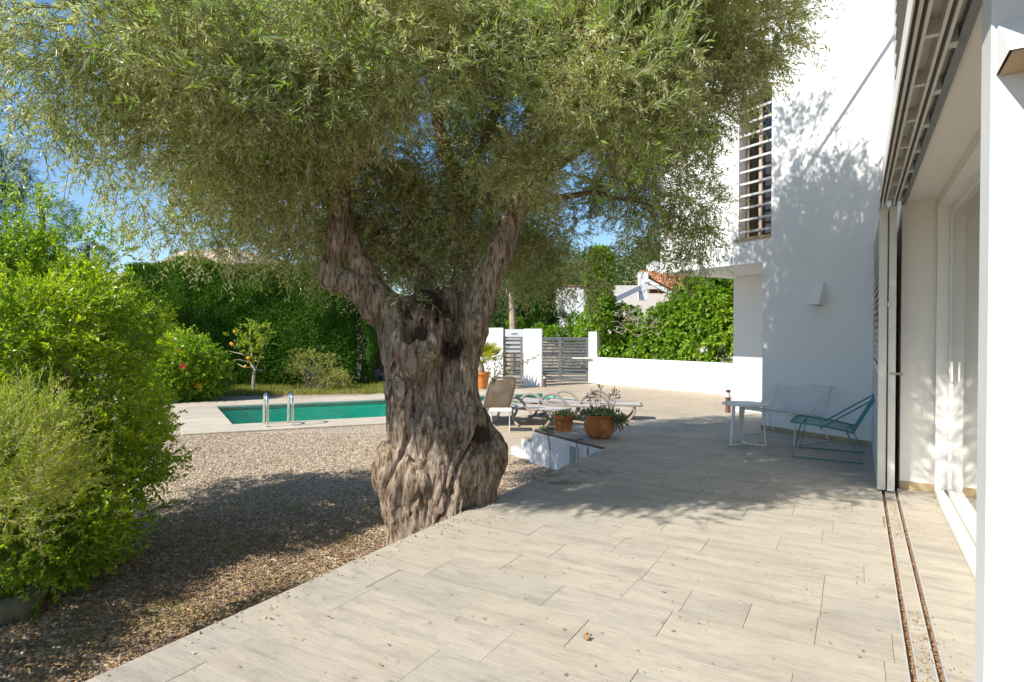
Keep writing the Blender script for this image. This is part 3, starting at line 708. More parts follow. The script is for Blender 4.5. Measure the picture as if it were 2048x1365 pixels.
# wall lamps
def wall_lamp(c, u, nrm, w, h, dep, mat, label, inv=1):
    u, nrm = unit(np.asarray(u, float)), unit(np.asarray(nrm, float)); c = np.asarray(c, float)
    t = thing('wall_lamp', tuple(c), label, 'wall lamp', 'outdoor wall lamps')
    z = np.array([0, 0, 1.0]); mb = MB()
    # wedge: open box whose front leans out towards the bottom
    tk = .006
    T0, T1 = c - u * w + z * h, c + u * w + z * h; B0, B1 = c - u * w - z * h, c + u * w - z * h
    F0, F1 = B0 + nrm * dep, B1 + nrm * dep; Q0, Q1 = T0 + nrm * .02, T1 + nrm * .02
    mb.add([T0, T1, B1, B0, Q0, Q1, F1, F0], [(4, 5, 6, 7), (0, 1, 5, 4), (0, 4, 7, 3), (1, 2, 6, 5), (0, 3, 2, 1)])
    mb.build('housing', mat, t)
    lens = MB().box((B0 + B1 + F0 + F1) / 4 - z * .002, u * (w - tk), nrm * (dep / 2 - tk), z * .002); lens.build('underside', M['skirt'] if dep > .12 else M['cream'], t)
lp = At(1663, 590, 7.95); s_ = ((lp - OB) * E1).sum()
wall_lamp(PB(s_, 0, 1.4 + 75 / F * 7.98), E1, -E2, .075, .145, .13, M['white2'], 'small white wedge wall lamp on the shaded facade above the chairs')
wall_lamp(PA(1.99, .38, 2.135), A2, -A1, .07, .06, .16, M['white2'], 'white wedge lamp on the sunlit pier at the right edge')

# ------------------------------------------------------------------ boundary walls and gates
def wallbox(mb, p, q, z0, z1, th):
    p, q = np.array([p[0], p[1], 0.]), np.array([q[0], q[1], 0.]); d = q - p; nrm = unit(np.array([-d[1], d[0], 0])); 
    return mb.box((p + q) / 2 + nrm * th / 2 + np.array([0, 0, (z0 + z1) / 2]), d / 2, nrm * th / 2, (0, 0, (z1 - z0) / 2))
La, Lb = G(1190, 766, ZD), G(1463, 790.5, ZD); Lc = Lb + (Lb - La) * .5
mb = wallbox(MB(), La, Lc, -.8, ZD + .93, .25)
single('garden_wall', mb, M['white2'], tuple(La), 'long low white garden wall below the ivy hedge', 'wall')
mb = MB().abox(0, .001, 0, .001, 0, .001) if False else MB()
pA, pB = G(1047, 772, ZD), G(1083, 772.5, ZD)
wallbox(mb, pA, pB, -.8, At(1065, 658, pA[1])[2], .35)
single('gate_pier', mb, M['white2'], tuple(pA), 'square white pier between the small gate and the wide gate', 'pier')
pC, pD = G(1177, 765, ZD), G(1193, 766, ZD)
mb = wallbox(MB(), pC, pD, -.8, At(1185, 664, pC[1])[2], .35)
single('gate_pier', mb, M['white2'], tuple(pC), 'narrow white pier at the ivy end of the wide gate', 'pier')
pE, pF_ = G(640, 772, ZD) + np.array([0, 1.2, 0]), G(1006, 768.5, ZD)
mb = wallbox(MB(), pE + np.array([2.0, 0, 0]), pF_, -.8, At(980, 656, pF_[1])[2], .25)
single('boundary_wall', mb, M['white2'], tuple(pF_), 'white boundary wall behind the potted palm', 'wall')
# white letterbox block beyond the small gate
mb = wallbox(MB(), At(1010, 700, 22.6), At(1049, 700, 22.6), .6, At(1020, 659, 22.6)[2], .3)
mb2 = mb.box(At(1027, 666, 22.58), (.10, 0, 0), (0, .01, 0), (0, 0, .02))
lb = single('gate_lintel', mb, M['white2'], tuple(At(1010, 700, 22.6)), 'white lintel block over the small mesh gate', 'lintel')
def gate(name, p, q, z0, z1, nsl, label, meshy, mid=False):
    p, q = np.array([p[0], p[1], 0.]), np.array([q[0], q[1], 0.]); d = q - p; L = np.linalg.norm(d); u = d / L; nrm = np.array([-u[1], u[0], 0]); z = np.array([0, 0, 1.])
    t = thing(name, tuple(p + z * z0), label, 'gate')
    fr = MB(); w = .035
    for x in (w, L - w): fr.box(p + u * x + z * (z0 + z1) / 2, u * w, nrm * w, z * (z1 - z0) / 2)
    if mid: fr.box(p + u * L * .42 + z * (z0 + z1) / 2, u * w * 1.5, nrm * w * 1.2, z * (z1 - z0) / 2)
    for zz in (z0 + .03, z1 - .03): fr.box((p + q) / 2 + z * zz, u * (L / 2 - 2 * w - .001), nrm * w * .6, z * .028)
    fr.build('frame', M['dkmetal'], t)
    for k in range(nsl):
        zz = z0 + .06 + (k + .5) * (z1 - z0 - .12) / nsl
        MB().box((p + q) / 2 + z * zz, u * (L / 2 - 2 * w - .002), nrm * .014 + z * .012, z * .022 - nrm * .012).build('slat', M['dkmetal'], t)
    if meshy:
        g = MB(); nx, nz = int(L / .045), int((z1 - z0) / .045)
        for i in range(1, nx): g.tube([p + u * (L * i / nx) - nrm * .03 + z * (z0 + .04), p + u * (L * i / nx) - nrm * .03 + z * (z1 - .04)], .004, 3, False)
        for i in range(1, nz): zz = z0 + (z1 - z0) * i / nz; g.tube([p + u * .07 - nrm * .03 + z * zz, q - u * .07 - nrm * .03 + z * zz], .004, 3, False)
        g.build('wire_mesh', M['dkmetal'], t)
    return t
pg0, pg1 = G(1006, 768, ZD) + np.array([.02, .05, 0]), G(1046, 768.5, ZD) + np.array([-.02, .05, 0])
gate('pedestrian_gate', pg0, pg1, ZD + .05, At(1025, 674, pg0[1])[2], 10, 'narrow grey mesh gate between the white walls', True)
vg0, vg1 = G(1080, 763, ZD), G(1176, 763, ZD)
vg = gate('driveway_gate', vg0, vg1, ZD + .05, At(1130, 675, vg0[1])[2], 13, 'wide grey slatted driveway gate with two leaves', False, True)
MB().tube([At(1145, 717, vg0[1] - .15), At(1182, 717, vg0[1] - .6)], .035, 6).build('gate_opener', M['metal'], vg)
def bollard(p, h, r, label):
    t = thing('bollard_light', tuple(p), label, 'bollard light', 'dark red bollard lights')
    MB().lathe(p, [(r * 1.15, 0), (r, .015), (r, h * .68)], 14).build('post', M['boll'], t, smooth=True)
    MB().lathe(p, [(r * .8, h * .68 + .001), (r * .8, h * .9)], 14).build('lens', M['bollglass'], t, smooth=True)
    MB().lathe(p, [(r * 1.02, h * .9 + .001), (r * 1.02, h)], 14).build('cap', M['boll'], t, smooth=True)
bollard(G(1456, 826, 0), .40, .042, 'dark red bollard light beside the recessed house wall')
bollard(G(1089, 774, ZD), .40, .055, 'dark red bollard light in front of the white gate pier')

# ================================================================== OLIVE TREE
def surface_nets(f, org, h):
    s = f < 0; nx, ny, nz = f.shape; acc = np.zeros((nx - 1, ny - 1, nz - 1, 3), np.float32); cnt = np.zeros((nx - 1, ny - 1, nz - 1), np.float32)
    C = [(i, j, k) for i in (0, 1) for j in (0, 1) for k in (0, 1)]
    sub = lambda A, c: A[c[0]:nx - 1 + c[0], c[1]:ny - 1 + c[1], c[2]:nz - 1 + c[2]]
    tot = sum(sub(s, c).astype(np.int8) for c in C); act = (tot > 0) & (tot < 8); ia = np.argwhere(act)
    acc = np.zeros((len(ia), 3)); cnt = np.zeros(len(ia))
    val = {c: f[ia[:, 0] + c[0], ia[:, 1] + c[1], ia[:, 2] + c[2]] for c in C}
    for a in C:
        for ax in range(3):
            if a[ax] == 1: continue
            b = tuple(a[q] + (q == ax) for q in range(3)); fa, fb = val[a], val[b]; m = (fa < 0) != (fb < 0)
            t = np.where(m, fa / np.where(m, fa - fb, 1), 0)
            p = np.array(a, float)[None] + t[:, None] * np.eye(3)[ax][None]; acc[m] += p[m]; cnt[m] += 1
    V = org + h * (ia + acc / cnt[:, None])
    idx = -np.ones(act.shape, np.int32); idx[act] = np.arange(len(ia)); Fs = []
    for ax in range(3):
        o1, o2_ = [q for q in range(3) if q != ax]
        lo = [slice(1, n - 1) for n in f.shape]; lo[ax] = slice(0, f.shape[ax] - 1); hi = list(lo); hi[ax] = slice(1, f.shape[ax])
        A, Bv = s[tuple(lo)], s[tuple(hi)]; m = A != Bv; e = np.argwhere(m)
        base = e.copy(); base[:, o1] += 1; base[:, o2_] += 1
        def g(d1, d2):
            c = base.copy(); c[:, o1] += d1; c[:, o2_] += d2; return idx[c[:, 0], c[:, 1], c[:, 2]]
        q = np.stack([g(-1, -1), g(0, -1), g(0, 0), g(-1, 0)], 1); ok = (q >= 0).all(1)
        flip = A[m] ^ (ax == 1)
        q = np.where(flip[:, None], q, q[:, ::-1]); Fs.append(q[ok])
    return V, np.concatenate(Fs)
TD = 4.97
PXM = lambda d: d / F
chains = [   # (px, py, distance, radius m)
    [(873, 1150, 5.0, .40), (872, 1060, 5.0, .365), (868, 990, 4.98, .38), (858, 940, 4.97, .405), (858, 900, 4.96, .36), (838, 850, 4.95, .262), (832, 790, 4.95, .222), (822, 720, 4.96, .242), (812, 670, 4.98, .245), (800, 640, 5.0, .20)],
    [(842, 680, 4.90, .20), (848, 640, 4.93, .17), (850, 610, 4.98, .13)],
    [(880, 660, 5.12, .13), (893, 600, 5.18, .10)],
    [(858, 692, 4.80, .06), (864, 712, 4.66, .042)], [(958, 640, 4.90, .075), (957, 641, 4.84, .055)], [(800, 760, 4.80, .06), (796, 768, 4.72, .045)], [(905, 985, 4.70, .07), (908, 990, 4.62, .05)], [(700, 566, 4.85, .06), (690, 572, 4.82, .05)],
    [(935, 1010, 5.0, .27), (930, 920, 4.95, .26), (925, 850, 4.92, .175), (912, 790, 4.94, .135), (927, 730, 4.96, .115), (942, 660, 4.98, .125), (962, 610, 5.0, .115), (975, 560, 5.02, .10), (1000, 500, 5.05, .105), (1024, 440, 5.1, .09), (1052, 380, 5.15, .085), (1085, 320, 5.2, .085), (1100, 270, 5.25, .075)],
    [(900, 850, 5.2, .16), (900, 720, 5.32, .12), (910, 640, 5.38, .10)],
    [(955, 905, 4.93, .20), (968, 905, 4.90, .165)], [(950, 960, 4.93, .20), (975, 930, 4.9, .11)],
    [(800, 930, 4.82, .22), (790, 945, 4.80, .16), (815, 1010, 4.85, .2)], [(880, 985, 4.72, .16), (905, 1050, 4.75, .17)], [(820, 860, 4.80, .14), (800, 780, 4.82, .12)],
    [(800, 650, 4.98, .20), (765, 620, 4.95, .155), (730, 585, 4.92, .115), (700, 565, 4.9, .095), (668, 562, 4.88, .080), (662, 530, 4.88, .075), (673, 480, 4.9, .072), (676, 420, 4.93, .072), (690, 370, 4.97, .062), (715, 320, 5.0, .062), (760, 260, 5.05, .065), (805, 215, 5.1, .058)],
    [(655, 560, 4.87, .06), (650, 545, 4.87, .055)],
    [(785, 640, 4.95, .16), (752, 590, 4.93, .105), (722, 530, 4.95, .078), (700, 480, 5.0, .072), (680, 430, 5.05, .06), (672, 380, 5.1, .055)],
    [(870, 640, 5.3, .14), (845, 560, 5.4, .10), (800, 500, 5.5, .085), (750, 465, 5.6, .075), (705, 440, 5.7, .065)],
    [(905, 640, 5.3, .11), (925, 560, 5.4, .085), (935, 480, 5.5, .075), (925, 400, 5.6, .07), (905, 330, 5.7, .065)],
]
h = .0095
lo = np.array([-1.80, 4.30, -.62]); hi_ = np.array([.50, 5.95, 3.05]); dims = np.ceil((hi_ - lo) / h).astype(int)
axs = [lo[i] + h * np.arange(dims[i], dtype=np.float32) for i in range(3)]
fld = np.full(tuple(dims), .6, np.float32)
def warp(p):
    return p + .05 * np.stack([vnoise(p * 2.3, 1), vnoise(p * 2.3, 2), vnoise(p * 1.5, 3)], -1)
def stamp(a, ra, b, rb, k=.05, sub=False):
    global fld
    a, b = np.asarray(a, np.float32), np.asarray(b, np.float32); mg = max(ra, rb) + k + .14
    l = np.clip(((np.minimum(a, b) - mg - lo) / h).astype(int), 0, dims - 1); u = np.clip(((np.maximum(a, b) + mg - lo) / h).astype(int) + 1, 1, dims)
    if (u <= l).any(): return
    sl_ = tuple(slice(l[i], u[i]) for i in range(3))
    P = np.stack(np.meshgrid(*(axs[i][sl_[i]] for i in range(3)), indexing='ij'), -1)
    d = b - a; L2 = float(d @ d) + 1e-9; t = np.clip(((P - a) @ d) / L2, 0, 1)
    D = np.linalg.norm(P - a - t[..., None] * d, axis=-1) - (ra + (rb - ra) * t)
    g = fld[sl_]; hh = np.maximum(k - np.abs(g - (-D if sub else D)), 0) / k
    fld[sl_] = np.maximum(g, -D) + hh * hh * k * .25 if sub else np.minimum(g, D) - hh * hh * k * .25
for ch in chains:
    P = [(At(x, y, d), r) for x, y, d, r in ch]
    for (a, ra), (b, rb) in zip(P[:-1], P[1:]): stamp(a, ra, b, rb)
for (x, y, d, r), (x2, y2, d2, r2) in [((966, 858, 4.80, .065), (958, 885, 4.76, .075)), ((958, 885, 4.76, .075), (945, 840, 4.80, .05)), ((940, 930, 4.66, .03), (958, 885, 4.76, .06)),
        ((887, 845, 4.70, .05), (900, 750, 4.80, .075)), ((900, 750, 4.80, .075), (907, 640, 4.95, .085)), ((907, 640, 4.95, .085), (912, 590, 5.05, .075)), ((880, 910, 4.56, .035), (887, 845, 4.70, .05)),
        ((812, 600, 4.90, .05), (820, 672, 4.74, .06)), ((820, 672, 4.74, .06), (850, 668, 4.74, .045)), ((872, 600, 4.92, .045), (872, 660, 4.78, .04)), ((846, 570, 4.95, .03), (846, 672, 4.72, .03)), ((957, 641, 4.76, .022), (957, 641, 4.80, .022)), ((908, 992, 4.55, .03), (906, 984, 4.62, .03)),
        ((880, 985, 4.50, .028), (884, 930, 4.52, .03)), ((838, 930, 4.50, .02), (846, 985, 4.50, .028)), ((905, 1010, 4.54, .022), (922, 930, 4.62, .025)), ((800, 1000, 4.56, .02), (808, 900, 4.56, .022))]:
    stamp(At(x, y, d), r, At(x2, y2, d2), r2, .04, True)
# only the narrow band matters: add twisted flutes there
band = np.argwhere(np.abs(fld) < .11); Pb = (lo + band * h).astype(np.float32)
ang = (Pb[:, 2] - .3) * .55; cx0, cy0 = -.72, 4.98
qx, qy = Pb[:, 0] - cx0, Pb[:, 1] - cy0
Q = np.stack([qx * np.cos(ang) + qy * np.sin(ang), -qx * np.sin(ang) + qy * np.cos(ang), Pb[:, 2]], 1)
W = Q + .06 * np.stack([vnoise(Q * 3.1, 21), vnoise(Q * 3.1, 22), 0 * Q[:, 0]], 1)
fl1 = 1 - np.abs(vnoise(W * np.array([5.2, 5.2, .9]), 31)) * 2; fl2 = 1 - np.abs(vnoise(W * np.array([13, 13, 1.9]), 32)) * 2; fl3 = 1 - np.abs(vnoise(W * np.array([24, 24, 3.0]), 33)) * 2; fl4 = vnoise(W * np.array([48, 48, 7.0]), 35)
cr1 = np.exp(-(vnoise(W * np.array([7.5, 7.5, 1.3]), 51) / .13) ** 2); cr2 = np.exp(-(vnoise(W * np.array([19, 19, 3.6]), 52) / .22) ** 2); lump = vnoise(Pb * 3.4, 34); lump2 = vnoise(Pb * 9.0, 36)
low = np.clip((2.0 - Pb[:, 2]) / 1.2, .22, 1)
fld[band[:, 0], band[:, 1], band[:, 2]] -= (low * (.026 * fl1 + .012 * fl2) + .005 * fl3 * np.clip(low * 1.8, .35, 1) + .005 * fl4 - np.clip(low * 1.5 - .25, .06, 1) * (.046 * cr1 + .018 * cr2) + .030 * low * lump).astype(np.float32)
Vt, Ft = surface_nets(fld, lo, h)
troot = np.array([-.64, 4.98, ZG])
tree = thing('olive_tree', tuple(troot), 'old gnarled olive tree with a thick twisted trunk and wide crown beside the terrace', 'olive tree')
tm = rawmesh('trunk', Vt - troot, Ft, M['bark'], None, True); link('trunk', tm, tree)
def limb(pts, parent=tree, mat='limb'):
    P = [At(x, y, d) for x, y, d, r in pts]; rr = [r for *_, r in pts]
    Q = bez(P, 6); rq = np.interp(np.linspace(0, 1, len(Q)), np.linspace(0, 1, len(rr)), rr)
    Q = Q + np.stack([vnoise(Q * 5, 41), vnoise(Q * 5, 42), vnoise(Q * 5, 43)], 1) * .018; rq = rq * (1 + .18 * vnoise(Q * 9, 44))
    MB().tube(Q, rq, 9).build('limb', M[mat], parent, smooth=True)
limb([(785, 238, 5.07, .06), (815, 190, 5.1, .052), (828, 140, 5.1, .045), (850, 60, 5.0, .038), (900, -60, 4.9, .03)])
limb([(1095, 300, 5.22, .08), (1110, 230, 5.3, .068), (1105, 160, 5.3, .058), (1120, 80, 5.2, .05), (1190, -60, 5.1, .035)])
limb([(1105, 250, 5.28, .055), (1160, 180, 5.1, .042), (1240, 130, 4.9, .03), (1340, 100, 4.7, .018), (1430, 90, 4.6, .008)])
limb([(905, 340, 5.68, .066), (880, 260, 5.7, .055), (870, 180, 5.6, .045), (880, 60, 5.4, .035), (860, -80, 5.2, .02)])
limb([(915, 370, 5.65, .05), (965, 290, 5.7, .042), (1000, 200, 5.6, .035), (1020, 90, 5.4, .025)])
limb([(930, 430, 5.55, .05), (990, 360, 5.8, .038), (1040, 290, 6.0, .03), (1100, 180, 6.0, .02)])
limb([(720, 448, 5.68, .066), (650, 400, 5.7, .05), (600, 340, 5.5, .04), (540, 260, 5.1, .03), (420, 150, 4.5, .018)])
limb([(675, 400, 5.08, .055), (640, 330, 4.9, .045), (600, 290, 4.7, .036), (520, 200, 4.3, .027), (400, 120, 3.9, .018), (250, 60, 3.6, .01)])
limb([(600, 290, 4.7, .03), (480, 290, 4.6, .02), (330, 270, 4.4, .013), (200, 290, 4.3, .007)])
limb([(640, 335, 4.9, .03), (560, 350, 5.0, .02), (450, 400, 5.0, .012), (330, 450, 5.0, .006)])
limb([(720, 315, 5.0, .05), (730, 230, 4.7, .04), (720, 130, 4.4, .03), (690, 20, 4.1, .022), (640, -80, 3.8, .015)])
limb([(1040, 420, 5.12, .05), (1100, 400, 5.3, .032), (1190, 390, 5.4, .022), (1300, 410, 5.5, .012), (1370, 440, 5.6, .006)])
limb([(1060, 370, 5.16, .05), (1120, 330, 4.95, .035), (1200, 280, 4.75, .024), (1320, 260, 4.7, .014), (1420, 250, 4.7, .006)])
limb([(850, 60, 5.0, .04), (760, -20, 4.5, .03), (600, -40, 4.0, .018)])

def blob(px, py, d, r, w=None, fy=1.0, fz=.8):
    c = At(px, py, d); return (c[0], c[1], c[2], r, r * fy, r * fz, w if w is not None else r ** 2.4)
near = [blob(140, 40, 3.5, .50, .16), blob(330, 60, 3.6, .58), blob(520, 90, 3.7, .62), blob(230, 190, 3.9, .48, .13), blob(420, 220, 4.0, .58), blob(580, 230, 4.1, .55),
        blob(720, 90, 3.8, .62), blob(900, 70, 3.9, .6), blob(1060, 120, 4.0, .62), blob(1220, 120, 4.1, .62), blob(1360, 90, 4.3, .58), blob(1470, 40, 4.5, .5),
        blob(1160, 270, 4.3, .5), blob(1300, 260, 4.5, .55), blob(1390, 190, 4.7, .45), blob(530, 340, 4.7, .48, .12), blob(630, 170, 4.0, .40), blob(950, 200, 4.2, .35, .10),
        blob(490, 390, 5.2, .42, .08), blob(340, 280, 4.6, .42, .07), blob(980, 260, 4.4, .34, .10), blob(1080, 330, 4.6, .26, .08), blob(570, 430, 5.0, .34, .07), (-2.5, 4.7, 3.5, .65, .6, .5, .30), (-1.7, 4.9, 3.2, .6, .6, .5, .26), (-.8, 4.6, 3.7, .7, .6, .5, .30), (.3, 4.8, 3.6, .7, .6, .5, .28), (1.2, 4.9, 3.4, .6, .6, .5, .24)]
rear = [blob(590, 420, 6.0, .55, .14), blob(670, 460, 6.3, .5, .16), blob(780, 430, 6.6, .7, .5), blob(900, 350, 6.8, .8, .6), blob(1020, 420, 6.6, .65), blob(1130, 470, 6.1, .52), blob(1230, 440, 5.8, .52), blob(1320, 370, 5.4, .48),
        blob(1080, 540, 6.3, .32, .12), blob(1190, 480, 6.0, .30, .07), blob(870, 510, 6.6, .42, .15), blob(960, 520, 6.6, .36, .12), blob(750, 540, 6.4, .3, .08), blob(1380, 420, 5.5, .28, .06), blob(440, 370, 5.6, .5, .07), blob(700, 250, 6.4, .8, .5), blob(1050, 200, 6.4, .8, .5), blob(860, 150, 6.4, .9, .5), blob(1230, 290, 6.0, .6, .35)]
topb = [(-2.2, 5.3, 4.5, 1.0, .9, .9, 1.1), (-.7, 5.4, 5.3, 1.1, 1.0, .9, 1.2), (-2.6, 6.1, 3.4, .8, .7, .6, .6), (-3.0, 5.9, 4.0, .7, .6, .6, .5), (.3, 5.0, 5.2, 1.2, 1.0, .9, 1.3), (1.0, 4.0, 4.2, .6, .55, .45, .7), (1.3, 5.0, 4.7, .9, 1.0, .9, 1.0), (-.4, 5.6, 5.9, 1.2, 1.1, .8, 1.1), (.8, 6.0, 5.8, 1.0, 1.0, .8, 1.0), (-1.8, 5.6, 5.4, 1.1, 1.1, .8, 1.0), (.2, 6.6, 5.2, 1.0, .9, .8, .8), (-.2, 5.2, 6.8, .6, .6, .5, .3), (1.1, 6.4, 6.6, .5, .5, .6, .25), (1.6, 6.0, 5.0, .8, .8, .8, .8), (.9, 4.2, 4.6, .8, .8, .7, .6), (1.0, 5.6, 4.2, .9, .8, .6, .7), (-.3, 4.7, 4.4, .9, .7, .6, .6), (.0, 5.4, 4.4, 1.0, .9, .6, .7)]
crown(tree, near, 22500, 18, .24, .053, .0098, M['olive'], M['twig'], .5, (2.0, -.13), .22, .75, seed=21, up=.12, tw_noise=2.1, toff=.60)  # lighter leaf tints paint in the sun on the near side
crown(tree, rear, 10500, 18, .25, .054, .0100, M['olive'], M['twig'], .35, (1.7, -.26), .28, .75, seed=22, up=.0, toff=.34)  # darker leaf tints paint in the shade at the back
crown(tree, topb, 12000, 16, .38, .085, .024, M['olive'], None, .5, (1.0, -.3), .2, .75, seed=23)
mid = [blob(700, 500, 5.8, .26, .12), blob(770, 400, 5.25, .26, .16), blob(860, 430, 5.3, .28, .2), blob(960, 390, 5.3, .26, .18), blob(830, 520, 5.35, .22, .14), blob(900, 500, 5.3, .22, .14), blob(975, 480, 5.4, .18, .08), blob(870, 350, 5.2, .3, .2), blob(740, 540, 5.5, .16, .05), blob(620, 480, 5.3, .22, .08), blob(760, 420, 5.6, .38, .35), blob(850, 470, 5.8, .40, .4), blob(930, 420, 5.9, .40, .4), blob(1000, 500, 5.7, .28, .2), blob(880, 540, 5.9, .26, .16), blob(960, 570, 6.0, .20, .08), blob(790, 540, 6.0, .26, .12), blob(840, 330, 5.5, .45, .3), blob(980, 330, 5.5, .4, .3), blob(740, 330, 5.4, .35, .25), blob(640, 540, 5.6, .22, .04), blob(590, 510, 5.5, .26, .05), blob(500, 490, 5.3, .28, .05), blob(400, 440, 5.0, .30, .05), blob(280, 370, 4.6, .28, .04), blob(180, 290, 4.2, .26, .04), blob(1090, 600, 6.2, .2, .05), blob(1060, 520, 5.9, .25, .14)]
crown(tree, mid, 3000, 17, .25, .054, .0100, M['olive'], M['twig'], .3, (2.0, -.35), .35, .75, seed=26, up=-.1, toff=.32)  # darker tints here too, inner crown shade put into the leaf colour
hang = [blob(1290, 480, 5.2, .16, .03), blob(1375, 510, 5.3, .12, .02), blob(1350, 540, 5.2, .10, .01), blob(1400, 480, 5.2, .12, .03), blob(1170, 560, 5.4, .16, .03), blob(1540, 60, 4.6, .22, .06), blob(1500, 130, 4.7, .2, .06), blob(300, 410, 4.8, .3, .05), blob(200, 320, 4.5, .25, .04), blob(390, 450, 5.0, .3, .05), blob(470, 490, 5.3, .25, .03), blob(60, 240, 4.0, .25, .03), blob(60, 150, 3.8, .3, .07), blob(730, 500, 5.2, .12, .02), blob(830, 590, 4.75, .08, .012)]
crown(tree, hang, 850, 14, .22, .062, .011, M['olive'], M['twig'], .2, None, .5, .7, seed=24, up=-.3)
sh = [blob(900, 60, 3.6, .5, .3), blob(1200, 170, 3.8, .5, .3), blob(480, 120, 3.4, .6, .4), blob(1000, 400, 4.8, .2, .1), blob(1280, 330, 4.2, .4, .2), blob(640, 120, 3.5, .4, .2)]
crown(tree, sh, 420, 15, .26, .075, .014, M['oliveY'], M['twig'], .8, None, .1, .6, seed=25, up=.5)
# globe lamp hanging in the crown
bp = At(647, 288, 4.05)
t = thing('globe_lamp', tuple(bp), 'small round glass globe lamp hanging among the olive leaves', 'lamp')
MB().ball(bp, .036, 12).build('globe', M['bulb'], t, smooth=True)
MB().lathe(bp + np.array([0, 0, .034]), [(.018, 0), (.02, .01), (.02, .05), (.012, .055)], 12).build('socket', M['metal'], t, smooth=True)
MB().tube([bp + np.array([0, 0, .085]), bp + np.array([.02, .05, .5]), bp + np.array([.1, .3, .9])], .004, 4).build('cord', M['black'], t)

# ================================================================== SHRUBS, HEDGES, TREES
bl = [blob(50, 580, 5.6, .55), blob(165, 610, 5.8, .46), blob(130, 690, 5.0, .62), blob(30, 700, 4.6, .6), blob(205, 690, 6.0, .48), blob(240, 800, 6.2, .38), blob(150, 850, 4.9, .55), blob(230, 920, 5.2, .42), blob(140, 1010, 4.5, .42), blob(90, 1100, 4.2, .34), blob(240, 950, 5.6, .25), blob(20, 620, 5.4, .6), blob(-90, 640, 5.2, .7), blob(-60, 860, 4.6, .6), blob(250, 650, 6.4, .38), blob(30, 520, 5.7, .36), blob(-50, 560, 6.0, .45), blob(20, 940, 4.3, .4), blob(250, 850, 5.8, .30), blob(240, 930, 5.5, .28), blob(225, 1010, 5.0, .34), blob(150, 1085, 4.6, .32), blob(110, 620, 5.3, .5), blob(70, 1120, 4.1, .28), blob(120, 1060, 4.3, .32), (-4.7, 3.2, .7, .8, .8, .9, .6), (-4.5, 2.5, .6, .7, .7, .8, .4), (-5.2, 4.0, 1.1, .9, .9, 1.0, .6)]
t = thing('lentisk_shrub', (-3.9, 5.0, ZG), 'large glossy bright green shrub at the left edge of the gravel', 'shrub')
crown(t, bl, 11500, 14, .22, .050, .024, M['bush'], M['twig'], .6, (1.9, -.55), .12, .8, seed=31, up=.35, tw_noise=2.2)
for k in range(9):
    q = [np.array([-3.9 + random.uniform(-.5, .4), 5.0 + random.uniform(-.4, .5), ZG])]; e = At(random.uniform(0, 260), random.uniform(640, 860), random.uniform(4.8, 5.8))
    MB().tube(bez([q[0], (q[0] * .45 + e * .55) + np.array([0, 0, .2]), e], 6), np.linspace(.03, .006, 13), 6).build('stem', M['twig'], t)
sp = [blob(225, 490, 6.2, .14, .1, fz=1.4), blob(150, 480, 6.0, .12, .08), blob(60, 410, 6.1, .14, .1)]
crown(t, sp, 90, 12, .25, .05, .022, M['bush'], M['twig'], .3, None, .1, .8, seed=32, up=1.2, name='shoots')
t = thing('rosemary_shrub', (-2.75, 3.0, ZG), 'pale grey green fine leaved shrub in the lower left foreground', 'shrub')
ns = [blob(20, 880, 3.2, .26), blob(85, 960, 3.3, .20), blob(0, 1010, 3.0, .25), blob(60, 840, 3.4, .18), blob(-30, 1090, 3.0, .20), blob(-80, 950, 2.9, .4), blob(120, 950, 3.5, .14, .06)]
crown(t, ns, 1350, 22, .19, .036, .0066, M['needle'], M['greytwig'], .8, (3, -.4), .05, .6, seed=33, up=.75, stemr=.0018, tw_noise=3)
t = thing('hibiscus_shrub', tuple(G(400, 800, ZG)), 'rounded hibiscus shrub with a few red flowers beside the pool end', 'shrub')
hb = [blob(360, 725, 16.2, .85), blob(408, 745, 16.4, .62), blob(320, 715, 16.4, .7), blob(330, 775, 16.0, .7), blob(280, 690, 16.6, .8), blob(395, 775, 16.3, .5), blob(425, 760, 16.4, .35)]
crown(t, hb, 3600, 10, .34, .09, .05, M['bush'], M['twig'], .7, (1.5, -.5), .1, .8, seed=34, up=.35)
for px, py, d in ((366, 732, 15.4), (358, 703, 15.6), (396, 772, 15.8)):
    c = At(px, py, d); mb = MB()
    for k in range(5):
        a = 2 * math.pi * k / 5; u = np.array([math.cos(a), -.25, math.sin(a)]); w = np.array([-math.sin(a), 0, math.cos(a)])
        mb.add([c, c + u * .055 + w * .035, c + u * .095, c + u * .055 - w * .035], [(0, 1, 2, 3)])
    mb.build('flower', M['red'], t)
# hedge
t = thing('cypress_hedge', (-8.3, 20.9, ZD), 'tall dense dark green cypress hedge behind the pool', 'hedge')
hr = np.random.default_rng(5); n = 56000
x0, x1 = -13.2, -5.1; u = hr.random(n); side = hr.random(n) < .12
X = x0 + (x1 - x0) * u; Z = ZD + hr.random(n) ** .9 * 4.2; topm = hr.random(n) < .1; hz = 3.75 + .25 * vnoise(np.stack([X * .8, X * 0, X * 0], 1), 6) - np.clip((X - (x1 - 1.6)) / 1.6, 0, 1) ** 2 * 1.1
Z = np.minimum(Z, hz); Z = np.where(topm, hz, Z)
Y = 20.3 + .17 * fbm(np.stack([X * .9, X * 0, Z * .9], 1), 3, 8) + np.where(topm, hr.random(n) * 1.6, 0) + np.clip((X - (x1 - .9)) / .9, 0, 1) ** 2 * .9 + .25 * (Z - 1) / 4
Xe = np.where(side, x1 - .12 * (Z - ZD) ** 1.3 / 3 + .15 * vnoise(np.stack([Z * 2, Y, Z * 0], 1), 9), X); Ye = np.where(side, 20.6 + hr.random(n) * 1.5, Y)
